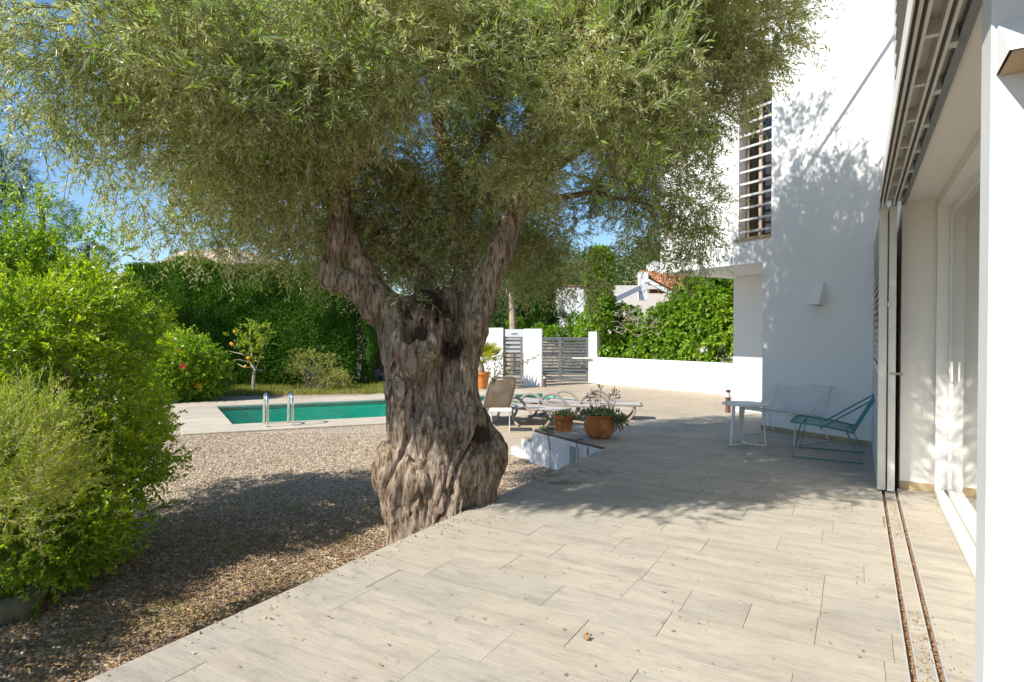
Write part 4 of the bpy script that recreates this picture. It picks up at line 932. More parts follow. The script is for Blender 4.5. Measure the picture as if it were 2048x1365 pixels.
P = np.stack([Xe, Ye, Z], 1); Dn = unit(np.stack([np.where(side, 1, .0), -np.where(side, 0, 1.0), np.full(n, .35)], 1) + hr.normal(size=(n, 3)) * .55)
tc = np.clip(.5 + .5 * fbm(P * 1.6, 2, 12) + hr.normal(size=n) * .15, 0, 1)
V, Fc, tint, SV, SF = twig_foliage(P, Dn, .20, 5, .105, .026, hr, .15, .8, tc, flatup=.2)
add_mesh('foliage', V, Fc, M['cyp'], t, tint)
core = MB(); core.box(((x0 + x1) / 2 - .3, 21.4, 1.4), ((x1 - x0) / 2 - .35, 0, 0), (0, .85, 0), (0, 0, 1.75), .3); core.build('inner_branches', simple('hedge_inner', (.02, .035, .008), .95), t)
for k in range(9):
    x = x0 + .5 + k * .93; MB().tube([(x, 20.75, ZG), (x + .05, 20.8, 1.0)], .07, 7).build('trunk', M['twig'], t)
# brown board fence and bin at the hedge end
fx0, fx1 = G(735, 768, ZD) + np.array([0, .7, 0]), G(780, 768, ZD) + np.array([0, .7, 0])
t = thing('board_fence', tuple(fx0), 'weathered brown board fence at the end of the cypress hedge', 'fence')
for k in range(9):
    p = fx0 + (fx1 - fx0) * (k + .5) / 9; MB().box(p + np.array([0, 0, 1.2]), (fx1 - fx0) / 18 * .93, (0, .012, 0), (0, 0, .82 + random.uniform(-.02, .02))).build('board', M['fence'], t)
mb = MB(); wallbox(mb, fx0 + np.array([0, .06, 0]), G(1000, 770, ZD) + np.array([0, 1.2, 0]), -.8, ZD + .78, .2)
single('low_wall', mb, M['white2'], tuple(fx0), 'low white plinth wall under the brown board fence', 'wall')
bc = G(746, 768, ZD); t = thing('bin', tuple(bc), 'black plastic bin standing at the end of the hedge', 'bin')
MB().lathe(bc, [(.20, 0), (.25, .48), (.27, .48), (.27, .53), (.23, .53), (.22, .46)], 20).build('body', M['black'], t, smooth=True)
MB().box(bc + np.array([.05, -.25, .28]), (.02, 0, 0), (0, .01, 0), (0, 0, .05)).build('sticker', M['wmetal'], t)
# orange tree
tp = G(508, 787, ZG); t = thing('orange_tree', tuple(tp), 'small sparse orange tree with a few oranges beyond the pool', 'orange tree')
D0 = tp[1]; mb = MB()
mb.tube(bez([tp, At(507, 762, D0), At(510, 740, D0)], 5), np.linspace(.055, .045, 11), 7).build('trunk', M['greytwig'], t)
br = [[(510, 742), (500, 725), (480, 700), (468, 680)], [(510, 742), (505, 715), (500, 690), (502, 662)], [(510, 742), (520, 715), (525, 690), (528, 664)], [(500, 725), (478, 720), (458, 722)], [(508, 735), (490, 735), (475, 728)], [(512, 738), (522, 742), (532, 738)], [(505, 715), (480, 708), (459, 703)]]
mb = MB(); pts = []
for b in br:
    q = bez([At(x, y, D0 + random.uniform(-.2, .2)) for x, y in b], 5); mb.tube(q, np.linspace(.026, .008, len(q)), 5)
mb.build('branches', M['greytwig'], t)
ob = [blob(470, 672, D0, .16), blob(500, 665, D0, .30), blob(522, 665, D0, .26), blob(505, 690, D0, .34), blob(488, 700, D0, .24), blob(512, 712, D0, .22), blob(525, 688, D0, .24)]
crown(t, ob, 105, 8, .20, .095, .05, M['citrus'], M['greytwig'], .3, None, .1, .8, seed=35, up=.4)
for px, py in ((465, 690), (497, 717), (491, 734), (470, 664), (463, 688)):
    MB().ball(At(px, py, D0 - .3), .055, 8).build('orange', M['orange'], t, smooth=True)
# thorny shrub
tp = G(640, 783, ZG); t = thing('sparse_shrub', tuple(tp), 'sparse half bare shrub with thin grey stems on the grass strip', 'shrub')
mb = MB(); rr = random.Random(6); ends = []
for k in range(46):
    px, py = rr.choice([(rr.uniform(575, 610), rr.uniform(705, 745)), (rr.uniform(605, 660), rr.uniform(700, 740)), (rr.uniform(640, 690), rr.uniform(720, 770)), (rr.uniform(650, 700), rr.uniform(745, 775))])
    e = At(px, py, tp[1] + rr.uniform(-.6, .5)); s = tp + np.array([rr.uniform(-.45, .5), rr.uniform(-.2, .2), 0])
    q = bez([s, (s + e) / 2 + np.array([rr.uniform(-.1, .1), 0, .12]), e], 4); mb.tube(q, np.linspace(.016, .004, len(q)), 4); ends.append(e)
mb.build('stems', M['greytwig'], t)
tb = [(e[0], e[1], e[2], .18, .18, .15, 1) for e in ends] + [blob(665, 765, tp[1], .5, 8), blob(650, 745, tp[1], .45, 5), blob(610, 755, tp[1], .4, 3)]
crown(t, tb, 900, 8, .14, .05, .026, M['thorn'], None, .2, None, .1, .9, seed=36, up=.3)
# grass strip beyond the pool
gr = np.random.default_rng(9); n = 26000
q0, q1, q2, q3 = G(330, 795, ZG), G(770, 789, ZG), G(800, 768, ZG), G(330, 770, ZG)
u, v = gr.random(n), gr.random(n); P = ((q0[None] * (1 - u)[:, None] + q1 * u[:, None]) * (1 - v)[:, None] + (q3[None] * (1 - u)[:, None] + q2 * u[:, None]) * v[:, None])
dens = fbm(P * .8, 2, 4) + .25 + .5 * (v - .3); m = dens > gr.random(n) * .8 - .35; P = P[m]; k_ = len(P)
V, Fc = leaf_quads(P, unit(gr.normal(size=(k_, 3)) * .35 + np.array([0, 0, 1])), gr.uniform(.05, .22, k_), .018, gr)
link('grass', rawmesh('grass', V, Fc, M['grass'], np.repeat(np.clip(gr.random(k_) * .6 + .4 * (1 - v[m]), 0, 1), 4)), kind='stuff')
# small weeds in the near gravel
P = []; 
for px, py, r, c in ((640, 1165, .10, 60), (330, 1225, .07, 40), (575, 1020, .10, 60), (600, 1240, .05, 25), (350, 1310, .08, 40), (460, 1100, .08, 40), (170, 1285, .08, 40), (660, 1010, .08, 30), (980, 1000, .12, 60), (420, 1230, .12, 50), (700, 1085, .07, 30), (880, 880, .1, 30), (430, 905, .15, 60), (690, 950, .1, 30), (300, 1250, .1, 60), (560, 1170, .12, 60)):
    c0 = G(px, py, ZG + .01); P.append(c0 + np.stack([gr.normal(size=c) * r, gr.normal(size=c) * r, np.zeros(c)], 1))
P = np.concatenate(P); k_ = len(P)
V, Fc = leaf_quads(P, unit(gr.normal(size=(k_, 3)) * .6 + np.array([0, 0, .8])), gr.uniform(.02, .07, k_), .008, gr)
link('weeds', rawmesh('weeds', V, Fc, M['grass'], np.repeat(gr.random(k_) * .6, 4)), kind='stuff')
# gravel stones
def pebbles(name, P, size, mat, rng, squash=.6, kind='stuff', tint=None):
    n = len(P); base = np.array([(1, 0, 0), (0, 1, 0), (-1, 0, 0), (0, -1, 0), (0, 0, 1), (0, 0, -1)], float)
    V = base[None] * (1 + rng.normal(size=(n, 6, 1)) * .22); V[:, :, 2] *= squash
    V = V + rng.normal(size=(n, 6, 3)) * .12
    a = rng.random(n) * 6.283; ca, sa = np.cos(a)[:, None], np.sin(a)[:, None]
    V = np.stack([V[:, :, 0] * ca - V[:, :, 1] * sa, V[:, :, 0] * sa + V[:, :, 1] * ca, V[:, :, 2] + .25 * V[:, :, 0] * rng.normal(size=(n, 1))], -1)
    V = V * np.asarray(size)[:, None, None] + P[:, None]
    f = np.array([(0, 1, 4), (1, 2, 4), (2, 3, 4), (3, 0, 4), (1, 0, 5), (2, 1, 5), (3, 2, 5), (0, 3, 5)])
    Fc = (np.arange(n)[:, None, None] * 6 + f[None]).reshape(-1, 3)
    return link(name, rawmesh(name, V.reshape(-1, 3), Fc, mat, np.repeat(rng.random(n) if tint is None else tint, 6)), kind=kind)
n = 110000; X = gr.uniform(-6.2, 1.2, n); u = gr.random(n); Y = 2.0 + 9.0 * u ** .95
bb = .864 * X - .504 * Y; m = (bb < -2.72) & (np.abs(X / Y) < .98) & (X - .6 * 0 > -6.5)
sd2 = ((X - PP(-.93, -1.0)[0]) * -pe[1] + (Y - PP(-.93, -1.0)[1]) * pe[0]); m &= (sd2 < -.03) | (((X - PP(-.93, -1)[0]) * pe[0] + (Y - PP(-.93, -1)[1]) * pe[1]) < -.3)
ww = (np.stack([X, Y], 1) - W1[:2]) @ np.array([.853, .522]); m &= (ww < -.04)
dk = ((X - G(880, 905, ZD)[0]) * 0 + Y); m &= ~((X > -1.6) & (Y > 9.0))
X, Y = X[m], Y[m]
pebbles('gravel', np.stack([X, Y, ZG + gr.uniform(-.002, .010, len(X))], 1), gr.uniform(.007, .0175, len(X)), M['pebble'], gr)
n = 260; a_, e_ = gr.uniform(1.5, 6.5, n), np.abs(gr.normal(size=n)) * .09; P = A1[None] * a_[:, None] + A2[None] * (-2.655 + e_)[:, None] + np.array([0, 0, .006])
pebbles('spilled_gravel', P, gr.uniform(.004, .009, n), M['pebble'], gr)
# dry leaves under the shrubs and on the terrace
def flakes(name, P, D, L, W, mat, rng):
    V, Fc = leaf_quads(P, D, L, W, rng, fold=.18, flatup=3.0); return link(name, rawmesh(name, V, Fc, mat, np.repeat(rng.random(len(P)), 4)), kind='stuff')
n = 15000; u = gr.normal(size=(n, 2)); P = np.concatenate([np.stack([-2.3 + u[:7500, 0] * .9, 3.4 + u[:7500, 1] * .8, ZG + gr.uniform(.012, .026, 7500)], 1), np.stack([-1.6 + u[7500:, 0] * 1.0, 4.9 + u[7500:, 1] * .8, ZG + gr.uniform(.012, .026, 7500)], 1)])
P = P[(.864 * P[:, 0] - .504 * P[:, 1]) < -2.72]; P = np.repeat(P, 2, 0) + gr.normal(size=(2 * len(P), 3)) * np.array([.25, .25, 0]); P = P[(.864 * P[:, 0] - .504 * P[:, 1]) < -2.72]; k_ = len(P)
flakes('leaf_litter', P, unit(gr.normal(size=(k_, 3)) * np.array([1, 1, .15])), gr.uniform(.02, .05, k_), gr.uniform(.008, .016, k_), M['litter'], gr)
n = 420; a_, b_ = gr.uniform(1.2, 6.6, n), gr.uniform(-2.65, .15, n); P = A1[None] * a_[:, None] + A2[None] * b_[:, None] + np.array([0, 0, .006]); k_ = n
P2 = np.concatenate([G(px, py, .006) + np.stack([gr.normal(size=c) * sx, gr.normal(size=c) * sy, np.zeros(c)], 1) for px, py, sx, sy, c in ((1130, 965, .12, .05, 220), (1180, 945, .16, .06, 160), (1105, 950, .08, .04, 120), (1255, 905, .25, .08, 150), (960, 1040, .15, .06, 50), (1210, 885, .2, .08, 120), (1400, 960, .5, .3, 80))])
P = np.concatenate([P, P2]); k_ = len(P)
flakes('fallen_leaves', P, unit(gr.normal(size=(k_, 3)) * np.array([1, 1, .12])), gr.uniform(.006, .034, k_), gr.uniform(.004, .010, k_), M['litter'], gr)
n = 5200; a_ = gr.uniform(1.2, 6.25, n); w_ = gr.random(n)
b_ = np.where(w_ < .72, np.where(gr.random(n) < .5, gr.uniform(.199, .220, n), gr.uniform(.297, .318, n)), np.where(w_ < .93, gr.normal(.262, .02, n), np.where(w_ < .97, gr.normal(.36, .04, n), gr.normal(.57, .02, n))))
zz = np.where(w_ < .72, gr.uniform(-.026, -.012, n), .004)
keep = (w_ < .72) | (fbm(np.stack([a_ * 2.0, a_ * 0, a_ * 0], 1), 2, 7) > -.05); P = (A1[None] * a_[:, None] + A2[None] * b_[:, None] + np.array([0, 0, 1.]) * zz[:, None])[keep]; k_ = len(P)
flakes('track_debris', P, unit(gr.normal(size=(k_, 3)) * np.array([1, 1, .2])), gr.uniform(.005, .018, k_), gr.uniform(.003, .008, k_), M['debris'], gr)
# curled dry leaf on the terrace, rock at lower left
c = G(1172, 1275, .004); mb = MB(); 
for k in range(5): mb.box(c + np.array([.008 * math.sin(k * 2), (k - 2) * .010, .006 + .004 * (k % 2)]), (.008, .003 * (k - 2), .004), (0, .006, .002), (0, 0, .0015))
single('dry_leaf', mb, M['litter'], tuple(c), 'curled dry brown leaf lying alone on the near paving', 'leaf')
def rock(c, r, seed, label):
    k = 18; V = []; rng = np.random.default_rng(seed)
    for i in range(k + 1):
        for j in range(2 * k):
            th, ph = math.pi * i / k, math.pi * j / k; V.append((math.sin(th) * math.cos(ph), math.sin(th) * math.sin(ph), math.cos(th)))
    V = np.array(V); V = V * (1 + .35 * fbm(V * 1.3 + seed, 3, seed))[:, None] * np.array(r) + np.asarray(c)
    mb = MB().add(V, [(i * 2 * k + j, (i + 1) * 2 * k + j, (i + 1) * 2 * k + (j + 1) % (2 * k), i * 2 * k + (j + 1) % (2 * k)) for i in range(k) for j in range(2 * k)])
    return single('rock', mb, M['rock'], tuple(c), label, 'rock', None, True)
rock(G(5, 1245, ZG) + np.array([-.05, .1, .04]), (.20, .18, .16), 4, 'mossy grey garden rock at the foot of the pale shrub')

# ------------------------------------------------------------------ ivy bank, far trees, neighbours
t = thing('ivy_hedge', tuple(Lb + np.array([-2, 2, 0])), 'bright green ivy covered bank above the long white garden wall', 'hedge')
iv = [blob(1440, 620, 17.6, .9), blob(1400, 600, 18.2, .75), blob(1370, 640, 18.4, .8), blob(1330, 670, 18.8, .7), blob(1280, 680, 19.2, .65), blob(1230, 670, 19.7, .6), blob(1200, 620, 20.2, .6), blob(1180, 640, 20.6, .4), blob(1420, 690, 17.6, .7), blob(1350, 700, 18.0, .5), blob(1270, 710, 19.0, .42), blob(1470, 560, 17.8, .7), blob(1500, 650, 17.5, 1.0), blob(1560, 640, 18, 1.2), blob(1450, 580, 18.5, .6), blob(1225, 705, 19.4, .4)]
_wn = np.array([-(Lb - La)[1], (Lb - La)[0]]); _wn = _wn / np.linalg.norm(_wn); _wn = _wn if _wn[1] > 0 else -_wn
def dwall(px):
    r = (px - CX) / F; d = Lb - La; k = (La[0] - r * La[1]) / (r * d[1] - d[0]); return La[1] + d[1] * k
iv = []
for px, py, r in ((1440, 620, .9), (1400, 600, .75), (1370, 640, .8), (1330, 665, .7), (1280, 680, .65), (1230, 670, .6), (1200, 620, .55), (1180, 640, .4), (1420, 680, .7), (1350, 690, .5), (1270, 700, .42), (1470, 560, .7), (1500, 650, 1.0), (1560, 640, 1.2), (1450, 580, .6), (1225, 695, .4), (1300, 702, .35), (1400, 705, .4), (1440, 708, .4), (1360, 708, .35), (1200, 690, .4), (1250, 640, .5), (1320, 640, .5)):
    b = blob(px, py, dwall(px) + r * .8 + .3, r); iv.append((*b[:3], b[3], b[4] * .8, b[5] * 1.1, b[6]))
crown(t, iv, 9500, 6, .24, .15, .11, M['ivy'], M['twig'], .75, (1.2, -.6), .2, .7, seed=41, up=.2, tw_noise=.9, flatup=.8, keepf=lambda P: (P[:, :2] - La[:2]) @ _wn > .36)
t = thing('ivy_covered_trunk', tuple(G(1200, 762, ZD) + np.array([0, .5, 0])), 'tall column of ivy climbing a trunk at the far end of the bank', 'ivy')
crown(t, [blob(1200, 515 + 22 * k, 21.2 - .03 * k, .30 + .035 * (k % 3), 1) for k in range(6)], 1500, 6, .2, .14, .10, M['ivy'], None, .7, None, .2, .7, seed=42, flatup=.8)
MB().tube([G(1200, 762, ZD) + np.array([0, 1.4, 0]), At(1198, 515, 21.3)], .12, 8).build('trunk', M['twig'], t)
t = thing('dead_branches', tuple(At(1300, 650, 18.5)), 'tangle of dry dead branches lying over the ivy bank', 'branches'); mb = MB(); rr = random.Random(12)
for k in range(70):
    p = At(rr.uniform(1230, 1345), rr.uniform(615, 670), dwall(1300) + rr.uniform(-.1, .5)); d = np.array([rr.uniform(-1, 1), rr.uniform(-.3, .3), rr.uniform(-.35, .45)]) * rr.uniform(.3, .9)
    mb.tube(bez([p - d / 2, p + np.array([0, 0, rr.uniform(-.1, .15)]), p + d / 2], 3), .010, 4)
mb.build('branches', M['greytwig'], t)
def plain_tree(name, base, top, rad, label, cat, mat, T, nl, L, W, Lt, blobs, seed, group=None, tr='twig', clump=(1.0, -.3), **kw):
    t = thing(name, tuple(base), label, cat, group)
    MB().tube(bez([base, (np.asarray(base) + top) / 2 + np.array([.1, 0, 0]), top], 5), np.linspace(rad, rad * .45, 11), 8).build('trunk', M[tr], t, smooth=True)
    crown(t, blobs, T, nl, Lt, L, W, M[mat], None, .5, clump, .15, .8, seed=seed, **kw); return t
b0 = At(1022, 760, 27); b0[2] = ZG
plain_tree('pine_tree', b0, At(1020, 560, 27), .22, 'tree with a bare pinkish trunk rising behind the small gate', 'tree', 'pine', 1500, 8, .2, .03, .4, [blob(1000, 520, 27, 1.3), blob(1060, 530, 27.5, 1.2), blob(1030, 480, 27, 1.5), blob(1090, 500, 28, 1.2)], 51, None, 'palmtrunk')
for i, (px, d, y0, y1, w, lb) in enumerate(((1052, 34, 545, 670, .55, 'dark slim cypress nearest to the bare pink trunk'), (1078, 36, 560, 668, .42, 'middle dark slim cypress of the three behind the wide gate'), (1094, 37, 580, 668, .45, 'slim cypress beside the far white house'))):
    b = At(px, 760, d); b[2] = ZG; bl_ = [blob(px, y, d, w * (1 - .5 * ((y1 - y) / (y1 - y0)) ** 2), 1, fz=1.6) for y in np.linspace(y1, y0, 7)]
    plain_tree('cypress_tree', b, At(px, y0, d), .12, lb, 'cypress', 'cyp', 1000, 6, .3, .07, .35, bl_, 60 + i, 'slim cypresses behind the gate', clump=None, up=1.0)
sc = [blob(985, 620, 33, 1.3), blob(1000, 650, 31, .9), blob(1020, 640, 36, 1.2), blob(965, 640, 32, 1.0), blob(1110, 640, 38, .7), blob(1065, 645, 39, 1.2), blob(940, 600, 34, 1.4)]
t = thing('shrub', tuple(At(990, 720, 32)), 'loose green shrubs and young trees beyond the boundary wall', 'shrub'); crown(t, sc, 2600, 7, .4, .22, .07, M['pine'], None, .5, (.8, -.4), .15, .8, seed=66)
sc = [blob(1110, 668, 26, .34), blob(1145, 668, 26, .36), blob(1080, 664, 26.5, .3), blob(1172, 662, 25, .4), blob(1030, 650, 27.5, .3), blob(1150, 640, 27.5, .3)]
t = thing('clipped_hedge', tuple(At(1120, 700, 26)), 'low rough hedge seen over the wide driveway gate', 'hedge'); crown(t, sc, 900, 6, .2, .14, .07, M['ivy'], None, .6, None, .15, .8, seed=67)
# stone wall across the street
st = thing('stone_wall', tuple(At(1130, 735, 30)), 'pale dry stone wall across the street seen through the gate', 'wall'); rr = random.Random(4)
p0, p1 = At(1070, 745, 30.3), At(1200, 745, 30.3); y = ZG; kk = 0
while y < 1.15:
    hh = rr.uniform(.20, .30); x = p0[0] - rr.uniform(0, .3)
    while x < p1[0]:
        w = rr.uniform(.3, .65); MB().box((x + w / 2, 30.3 + rr.uniform(-.03, .03), y + hh / 2), (w / 2 - .012, 0, 0), (0, .12, 0), (0, 0, hh / 2 - .012), .02).build('stone', M['stone'], st); x += w; kk += 1
    y += hh
MB().box(((p0[0] + p1[0]) / 2, 30.36, .3), ((p1[0] - p0[0]) / 2, 0, 0), (0, .08, 0), (0, 0, .82)).build('mortar', M['joint'], st)
# neighbour with tiled roof
nb = thing('neighbour_house', tuple(At(1330, 700, 31)), 'neighbouring white house with a terracotta tiled roof and open porch', 'house')
r0, r1, e0, e1_ = At(1276, 543, 29), At(1420, 556, 35), At(1372, 596, 28.4), At(1520, 596, 34.5)
mb = MB(); nt_ = 13
for i in range(nt_):
    u0, u1 = i / nt_, (i + .97) / nt_
    a, b, c, d = r0 + (r1 - r0) * u0, r0 + (r1 - r0) * u1, e0 + (e1_ - e0) * u1, e0 + (e1_ - e0) * u0
mb = MB(); rd = unit(r1 - r0); dn = unit(e0 - r0); up = unit(np.cross(rd, dn)); up = up if up[2] > 0 else -up
nrow = int(np.linalg.norm(r1 - r0) / .22); ncol = int(np.linalg.norm(e0 - r0) / .38)
mb.add([r0, r1, e1_, e0], [(0, 1, 2, 3)]).add([r0 - up * .12, r1 - up * .12, e1_ - up * .12, e0 - up * .12], [(3, 2, 1, 0)])
roof = mb.build('roof', M['rooftile'], nb); cnt = 0; tl = []
tile_me = None
for i in range(nrow):
    for j in range(ncol):
        u, v0 = (i + .5) / nrow, j / ncol; v1 = (j + 1.08) / ncol
        p = (r0 + (r1 - r0) * u) * (1 - v0) + (e0 + (e1_ - e0) * u) * v0; q = (r0 + (r1 - r0) * u) * (1 - v1) + (e0 + (e1_ - e0) * u) * v1
        tl.append((p + up * .02, q + up * .05))
rr.shuffle(tl)
def tile(mb, p, q):
    ax = unit(q - p); sdv = unit(np.cross(ax, up)); V = []
    for c, r in ((p, .085), (q, .105)):
        for a in (0, 60, 120, 180): V.append(c + sdv * r * math.cos(R(a)) + up * r * .8 * math.sin(R(a)))
    return mb.add(V, [(0, 1, 5, 4), (1, 2, 6, 5), (2, 3, 7, 6)], tint=rr.random())
tl.sort(key=lambda a: np.linalg.norm(a[0]))
for p, q in tl[:200]: tile(MB(), p, q).build('roof_tile', M['rooftile'], roof)
mb = MB()
for p, q in tl[200:]: tile(mb, p, q)
mb.build('roof_tiles', M['rooftile'], roof, kind='stuff')
mb = MB()
mb.box(At(1286, 573, 28.9), (.21, 0, 0), (0, .2, 0), (0, 0, .68)); mb.build('pillar', M['white2'], nb)
q0, q1 = At(1278, 577, 28.8), At(1225, 602, 27.5); mb = MB().box((q0 + q1) / 2, (q1 - q0) / 2, (0, .15, 0), (0, 0, .13)); mb.build('gable_beam', M['white2'], nb)
q0, q1 = At(1278, 548, 28.85), At(1374, 600, 28.3); MB().box((q0 + q1) / 2 - up * .1, (q1 - q0) / 2, (0, .1, 0), up * .09).build('gable_beam', M['white2'], nb)
MB().box(At(1340, 640, 33), (3.5, 0, 0), (0, .2, 0), (0, 0, 1.9)).build('wall', M['cream'], nb)
MB().box(At(1325, 583, 29.6), (1.2, 0, 0), (0, .1, 0), (0, 0, .10)).build('porch_beam', M['timber'], nb)
MB().box(At(1362, 590, 28.7), (.2, 0, 0), (0, .2, 0), (0, 0, .3)).build('porch_pillar', M['white2'], nb)
MB().box(At(1345, 541, 37), (1.4, 0, 0), (0, 1.0, 0), (0, 0, .45)).build('upper_wall', M['white2'], nb)
fh = thing('far_house', tuple(At(1135, 680, 45)), 'far white house with a stepped parapet between the cypresses and ivy', 'house')
MB().box(At(1146, 630, 46), (1.25, 0, 0), (0, 2, 0), (0, 0, 2.0)).build('wall', M['white2'], fh)
MB().box(At(1113, 660, 44.4), (.8, 0, 0), (0, 1, 0), (0, 0, .95)).build('side_wall', M['white2'], fh)
MB().box(At(1119, 615, 43.9), (.07, 0, 0), (0, .05, 0), (0, 0, .75)).build('window', M['winframe'], fh)
MB().box(At(1146, 576, 46), (1.32, 0, 0), (0, 2.06, 0), (0, 0, .06)).build('roof_edge', M['rooftile'], fh)
# lattice mast
ms = MB(); c0 = At(1007, 670, 60); c0[2] = 0; tz = At(1007, 575, 60)[2]
for sx in (-.3, .3): ms.tube([c0 + np.array([sx, 0, 0]), c0 + np.array([sx, 0, tz])], .05, 4)
for k in range(12): z = tz * k / 12; ms.tube([c0 + np.array([-.3, 0, z]), c0 + np.array([.3, 0, z + tz / 12])], .03, 3)
single('lattice_mast', ms, M['wmetal'], tuple(c0), 'thin pale lattice mast far behind the boundary wall', 'mast')
# pines on the left and on the hill
for i, (px, py, d, r, lb) in enumerate(((-10, 350, 17, 1.25, 'dark pine bough cut by the left edge of the picture'), (95, 440, 22, 1.5, 'smaller pine rising behind the big left shrub'), (185, 520, 26, 1.1, 'rounded dark tree top between the pine and the hedge'))):
    b = At(px - 30, 700, d); b[2] = ZG; T_ = At(px - 10, py - 30, d)
    plain_tree('pine_tree', b, T_, .2, lb, 'pine', 'pine', 2600, 10, .14, .016, .4, [blob(px, py, d, r * .62, 1), blob(px - 50, py + 50, d + .5, r * .8, .8), blob(px - 30, py + 120, d, r * .8, .7), blob(px - 110, py - 20, d, r * .8, .8)], 70 + i, 'pines behind the left shrub', clump=(.9, -.25), up=.3)
hf = np.random.default_rng(15); n = 5200
me = hillO.data; hv = np.empty(len(me.vertices) * 3, np.float32); me.vertices.foreach_get('co', hv); hv = hv.reshape(-1, 3); hv = hv[hv[:, 2] > 1]
k = hf.integers(0, len(hv), 900); C = hv[k] + hf.normal(size=(900, 3)) * np.array([1.2, 1.2, .2]); Bl = [(c[0], c[1], c[2] + 1.0, s, s, s * .8, s ** 2) for c, s in zip(C, hf.uniform(1.0, 2.1, 900))]
P, d, _ = sample_blobs(Bl, 24000, hf, .8); tcl = np.clip(hf.random(900)[_] * .7 + .3 * hf.random(len(P)), 0, 1)
V, Fc = leaf_quads(P, unit(d + hf.normal(size=d.shape) * .6), hf.uniform(.35, .8, len(P)), .3, hf)
link('forest', rawmesh('forest', V, Fc, M['pine'], np.repeat(tcl, 4)), kind='stuff')

# ================================================================== POOL LADDER, LOUNGERS, POTS, FURNITURE
ld = thing('pool_ladder', tuple(G(560, 853, ZD)), 'pair of stainless steel pool ladder handrails at the near pool edge', 'pool ladder')
for px, py in ((535.5, 854.5), (585.5, 851.5)):
    b = G(px, py, ZD); z = np.array([0, 0, 1.])
    pts = [b + z * .002, b + z * .42, b + z * .56 + pf * .05, b + z * .635 + pf * .17, b + z * .60 + pf * .30, b + z * .46 + pf * .38, b + z * .1 + pf * .46, b - z * .5 + pf * .50]
    MB().tube(bez(pts, 7), .024, 10).lathe(b, [(.05, .001), (.05, .012), (.03, .016)], 14).build('handrail', M['chrome'], ld, smooth=True)
b = G(560, 853, ZD)
for k in range(2): MB().box(b - np.array([0, 0, .35 + .25 * k]) + pf * .5, pe * .24, pf * .04, (0, 0, .012)).build('step', M['chrome'], ld)

def lounger(raised, label):
    t = thing('sun_lounger', (0, 0, 0), label, 'sun lounger', 'white plastic sun loungers by the pool')
    W_ = .31; zs = .33
    seat = MB().box((.33, 0, zs), (.62, 0, 0), (0, W_ - .04, 0), (0, 0, .012)).build('seat', M['cushion'], t)
    fr = MB(); fr.tube(bez([(-.28, W_, zs), (.35, W_ + .005, zs + .005), (.90, W_ - .01, zs), (.975, W_ - .09, zs - .01), (.985, 0, zs - .01), (.975, -W_ + .09, zs - .01), (.90, -W_ + .01, zs), (.35, -W_ - .005, zs + .005), (-.28, -W_, zs)], 5), .024, 6)
    fr.build('frame', M['plastic'], t)
    th = R(62) if raised else R(4); c, s = math.cos(th), math.sin(th); hx = -.29
    bk = lambda u, y, o=0: (hx - u * c - o * s, y, zs + u * s - o * -c if False else zs + u * s + o * c)
    b_ = MB().box(bk(.36, 0), (.33 * c, 0, -.33 * s), (0, W_ - .05, 0), (.010 * s, 0, .010 * c)).build('backrest', M['dirtyfabric'] if raised else M['cushion'], t)
    bf = MB().tube(bez([bk(0, W_ - .03), bk(.4, W_ - .02), bk(.64, W_ - .04), bk(.72, W_ - .12), bk(.735, 0), bk(.72, -W_ + .12), bk(.64, -W_ + .04), bk(.4, -W_ + .02), bk(0, -W_ + .03)], 5), .022, 6); bf.build('back_frame', M['plastic'], t)
    for sy in (-1, 1):
        y = sy * (W_ + .035)
        arm = bez([(.42, y, zs - .06), (.30, y, zs + .06), (.16, y, zs + .19), (-.02, y, zs + .235), (-.18, y, zs + .17), (-.30, y, zs + .0), (-.38, y, zs - .20), (-.46, y, .06), (-.60, y, .012)], 6)
        MB().tube(arm, .030, 6, flat=.75).build('armrest', M['plastic'], t, smooth=True)
        MB().tube(bez([(.80, sy * W_, zs - .01), (.84, sy * W_, zs - .13), (.78, sy * W_, .10), (.70, sy * W_, .012)], 5), .027, 6).build('leg', M['plastic'], t, smooth=True)
    return t
def place(t, p, rz): t.location = p; t.rotation_euler = (0, 0, rz)
l1 = lounger(True, 'lounger with its stained mesh backrest raised beside the olive trunk'); q = G(972, 852, ZD); place(l1, (q[0] + .06, q[1] + .25, ZD), R(118))
l2 = lounger(False, 'flat white lounger nearest to the steps, between raised lounger and small pot'); q = G(1045, 850, ZD); place(l2, (q[0], q[1] + .25, ZD), R(-33))
for (px, py), rz, lb in (((1118, 841), -26, 'flat white lounger behind the small terracotta pot'), ((1192, 840), -12, 'flat white lounger behind the large terracotta pot, foot end pointing right')):
    c = copy_tree(l2); c['label'] = lb; q = G(px, py, ZD); place(c, (q[0], q[1] + .2, ZD), R(rz))
q = G(1000, 872, ZD); t = thing('side_table', (q[0], q[1] + .5, ZD), 'small white square side table between the two nearest loungers', 'side table')
w0 = wloc(t); MB().box(w0 + np.array([0, 0, .40]), (.21, 0, 0), (0, .21, 0), (0, 0, .012), .004).build('top', M['wmetal'], t)
for sx in (-1, 1):
    for sy in (-1, 1): MB().tube([w0 + np.array([sx * .17, sy * .17, 0]), w0 + np.array([sx * .17, sy * .17, .387])], .010, 6).build('leg', M['wmetal'], t)

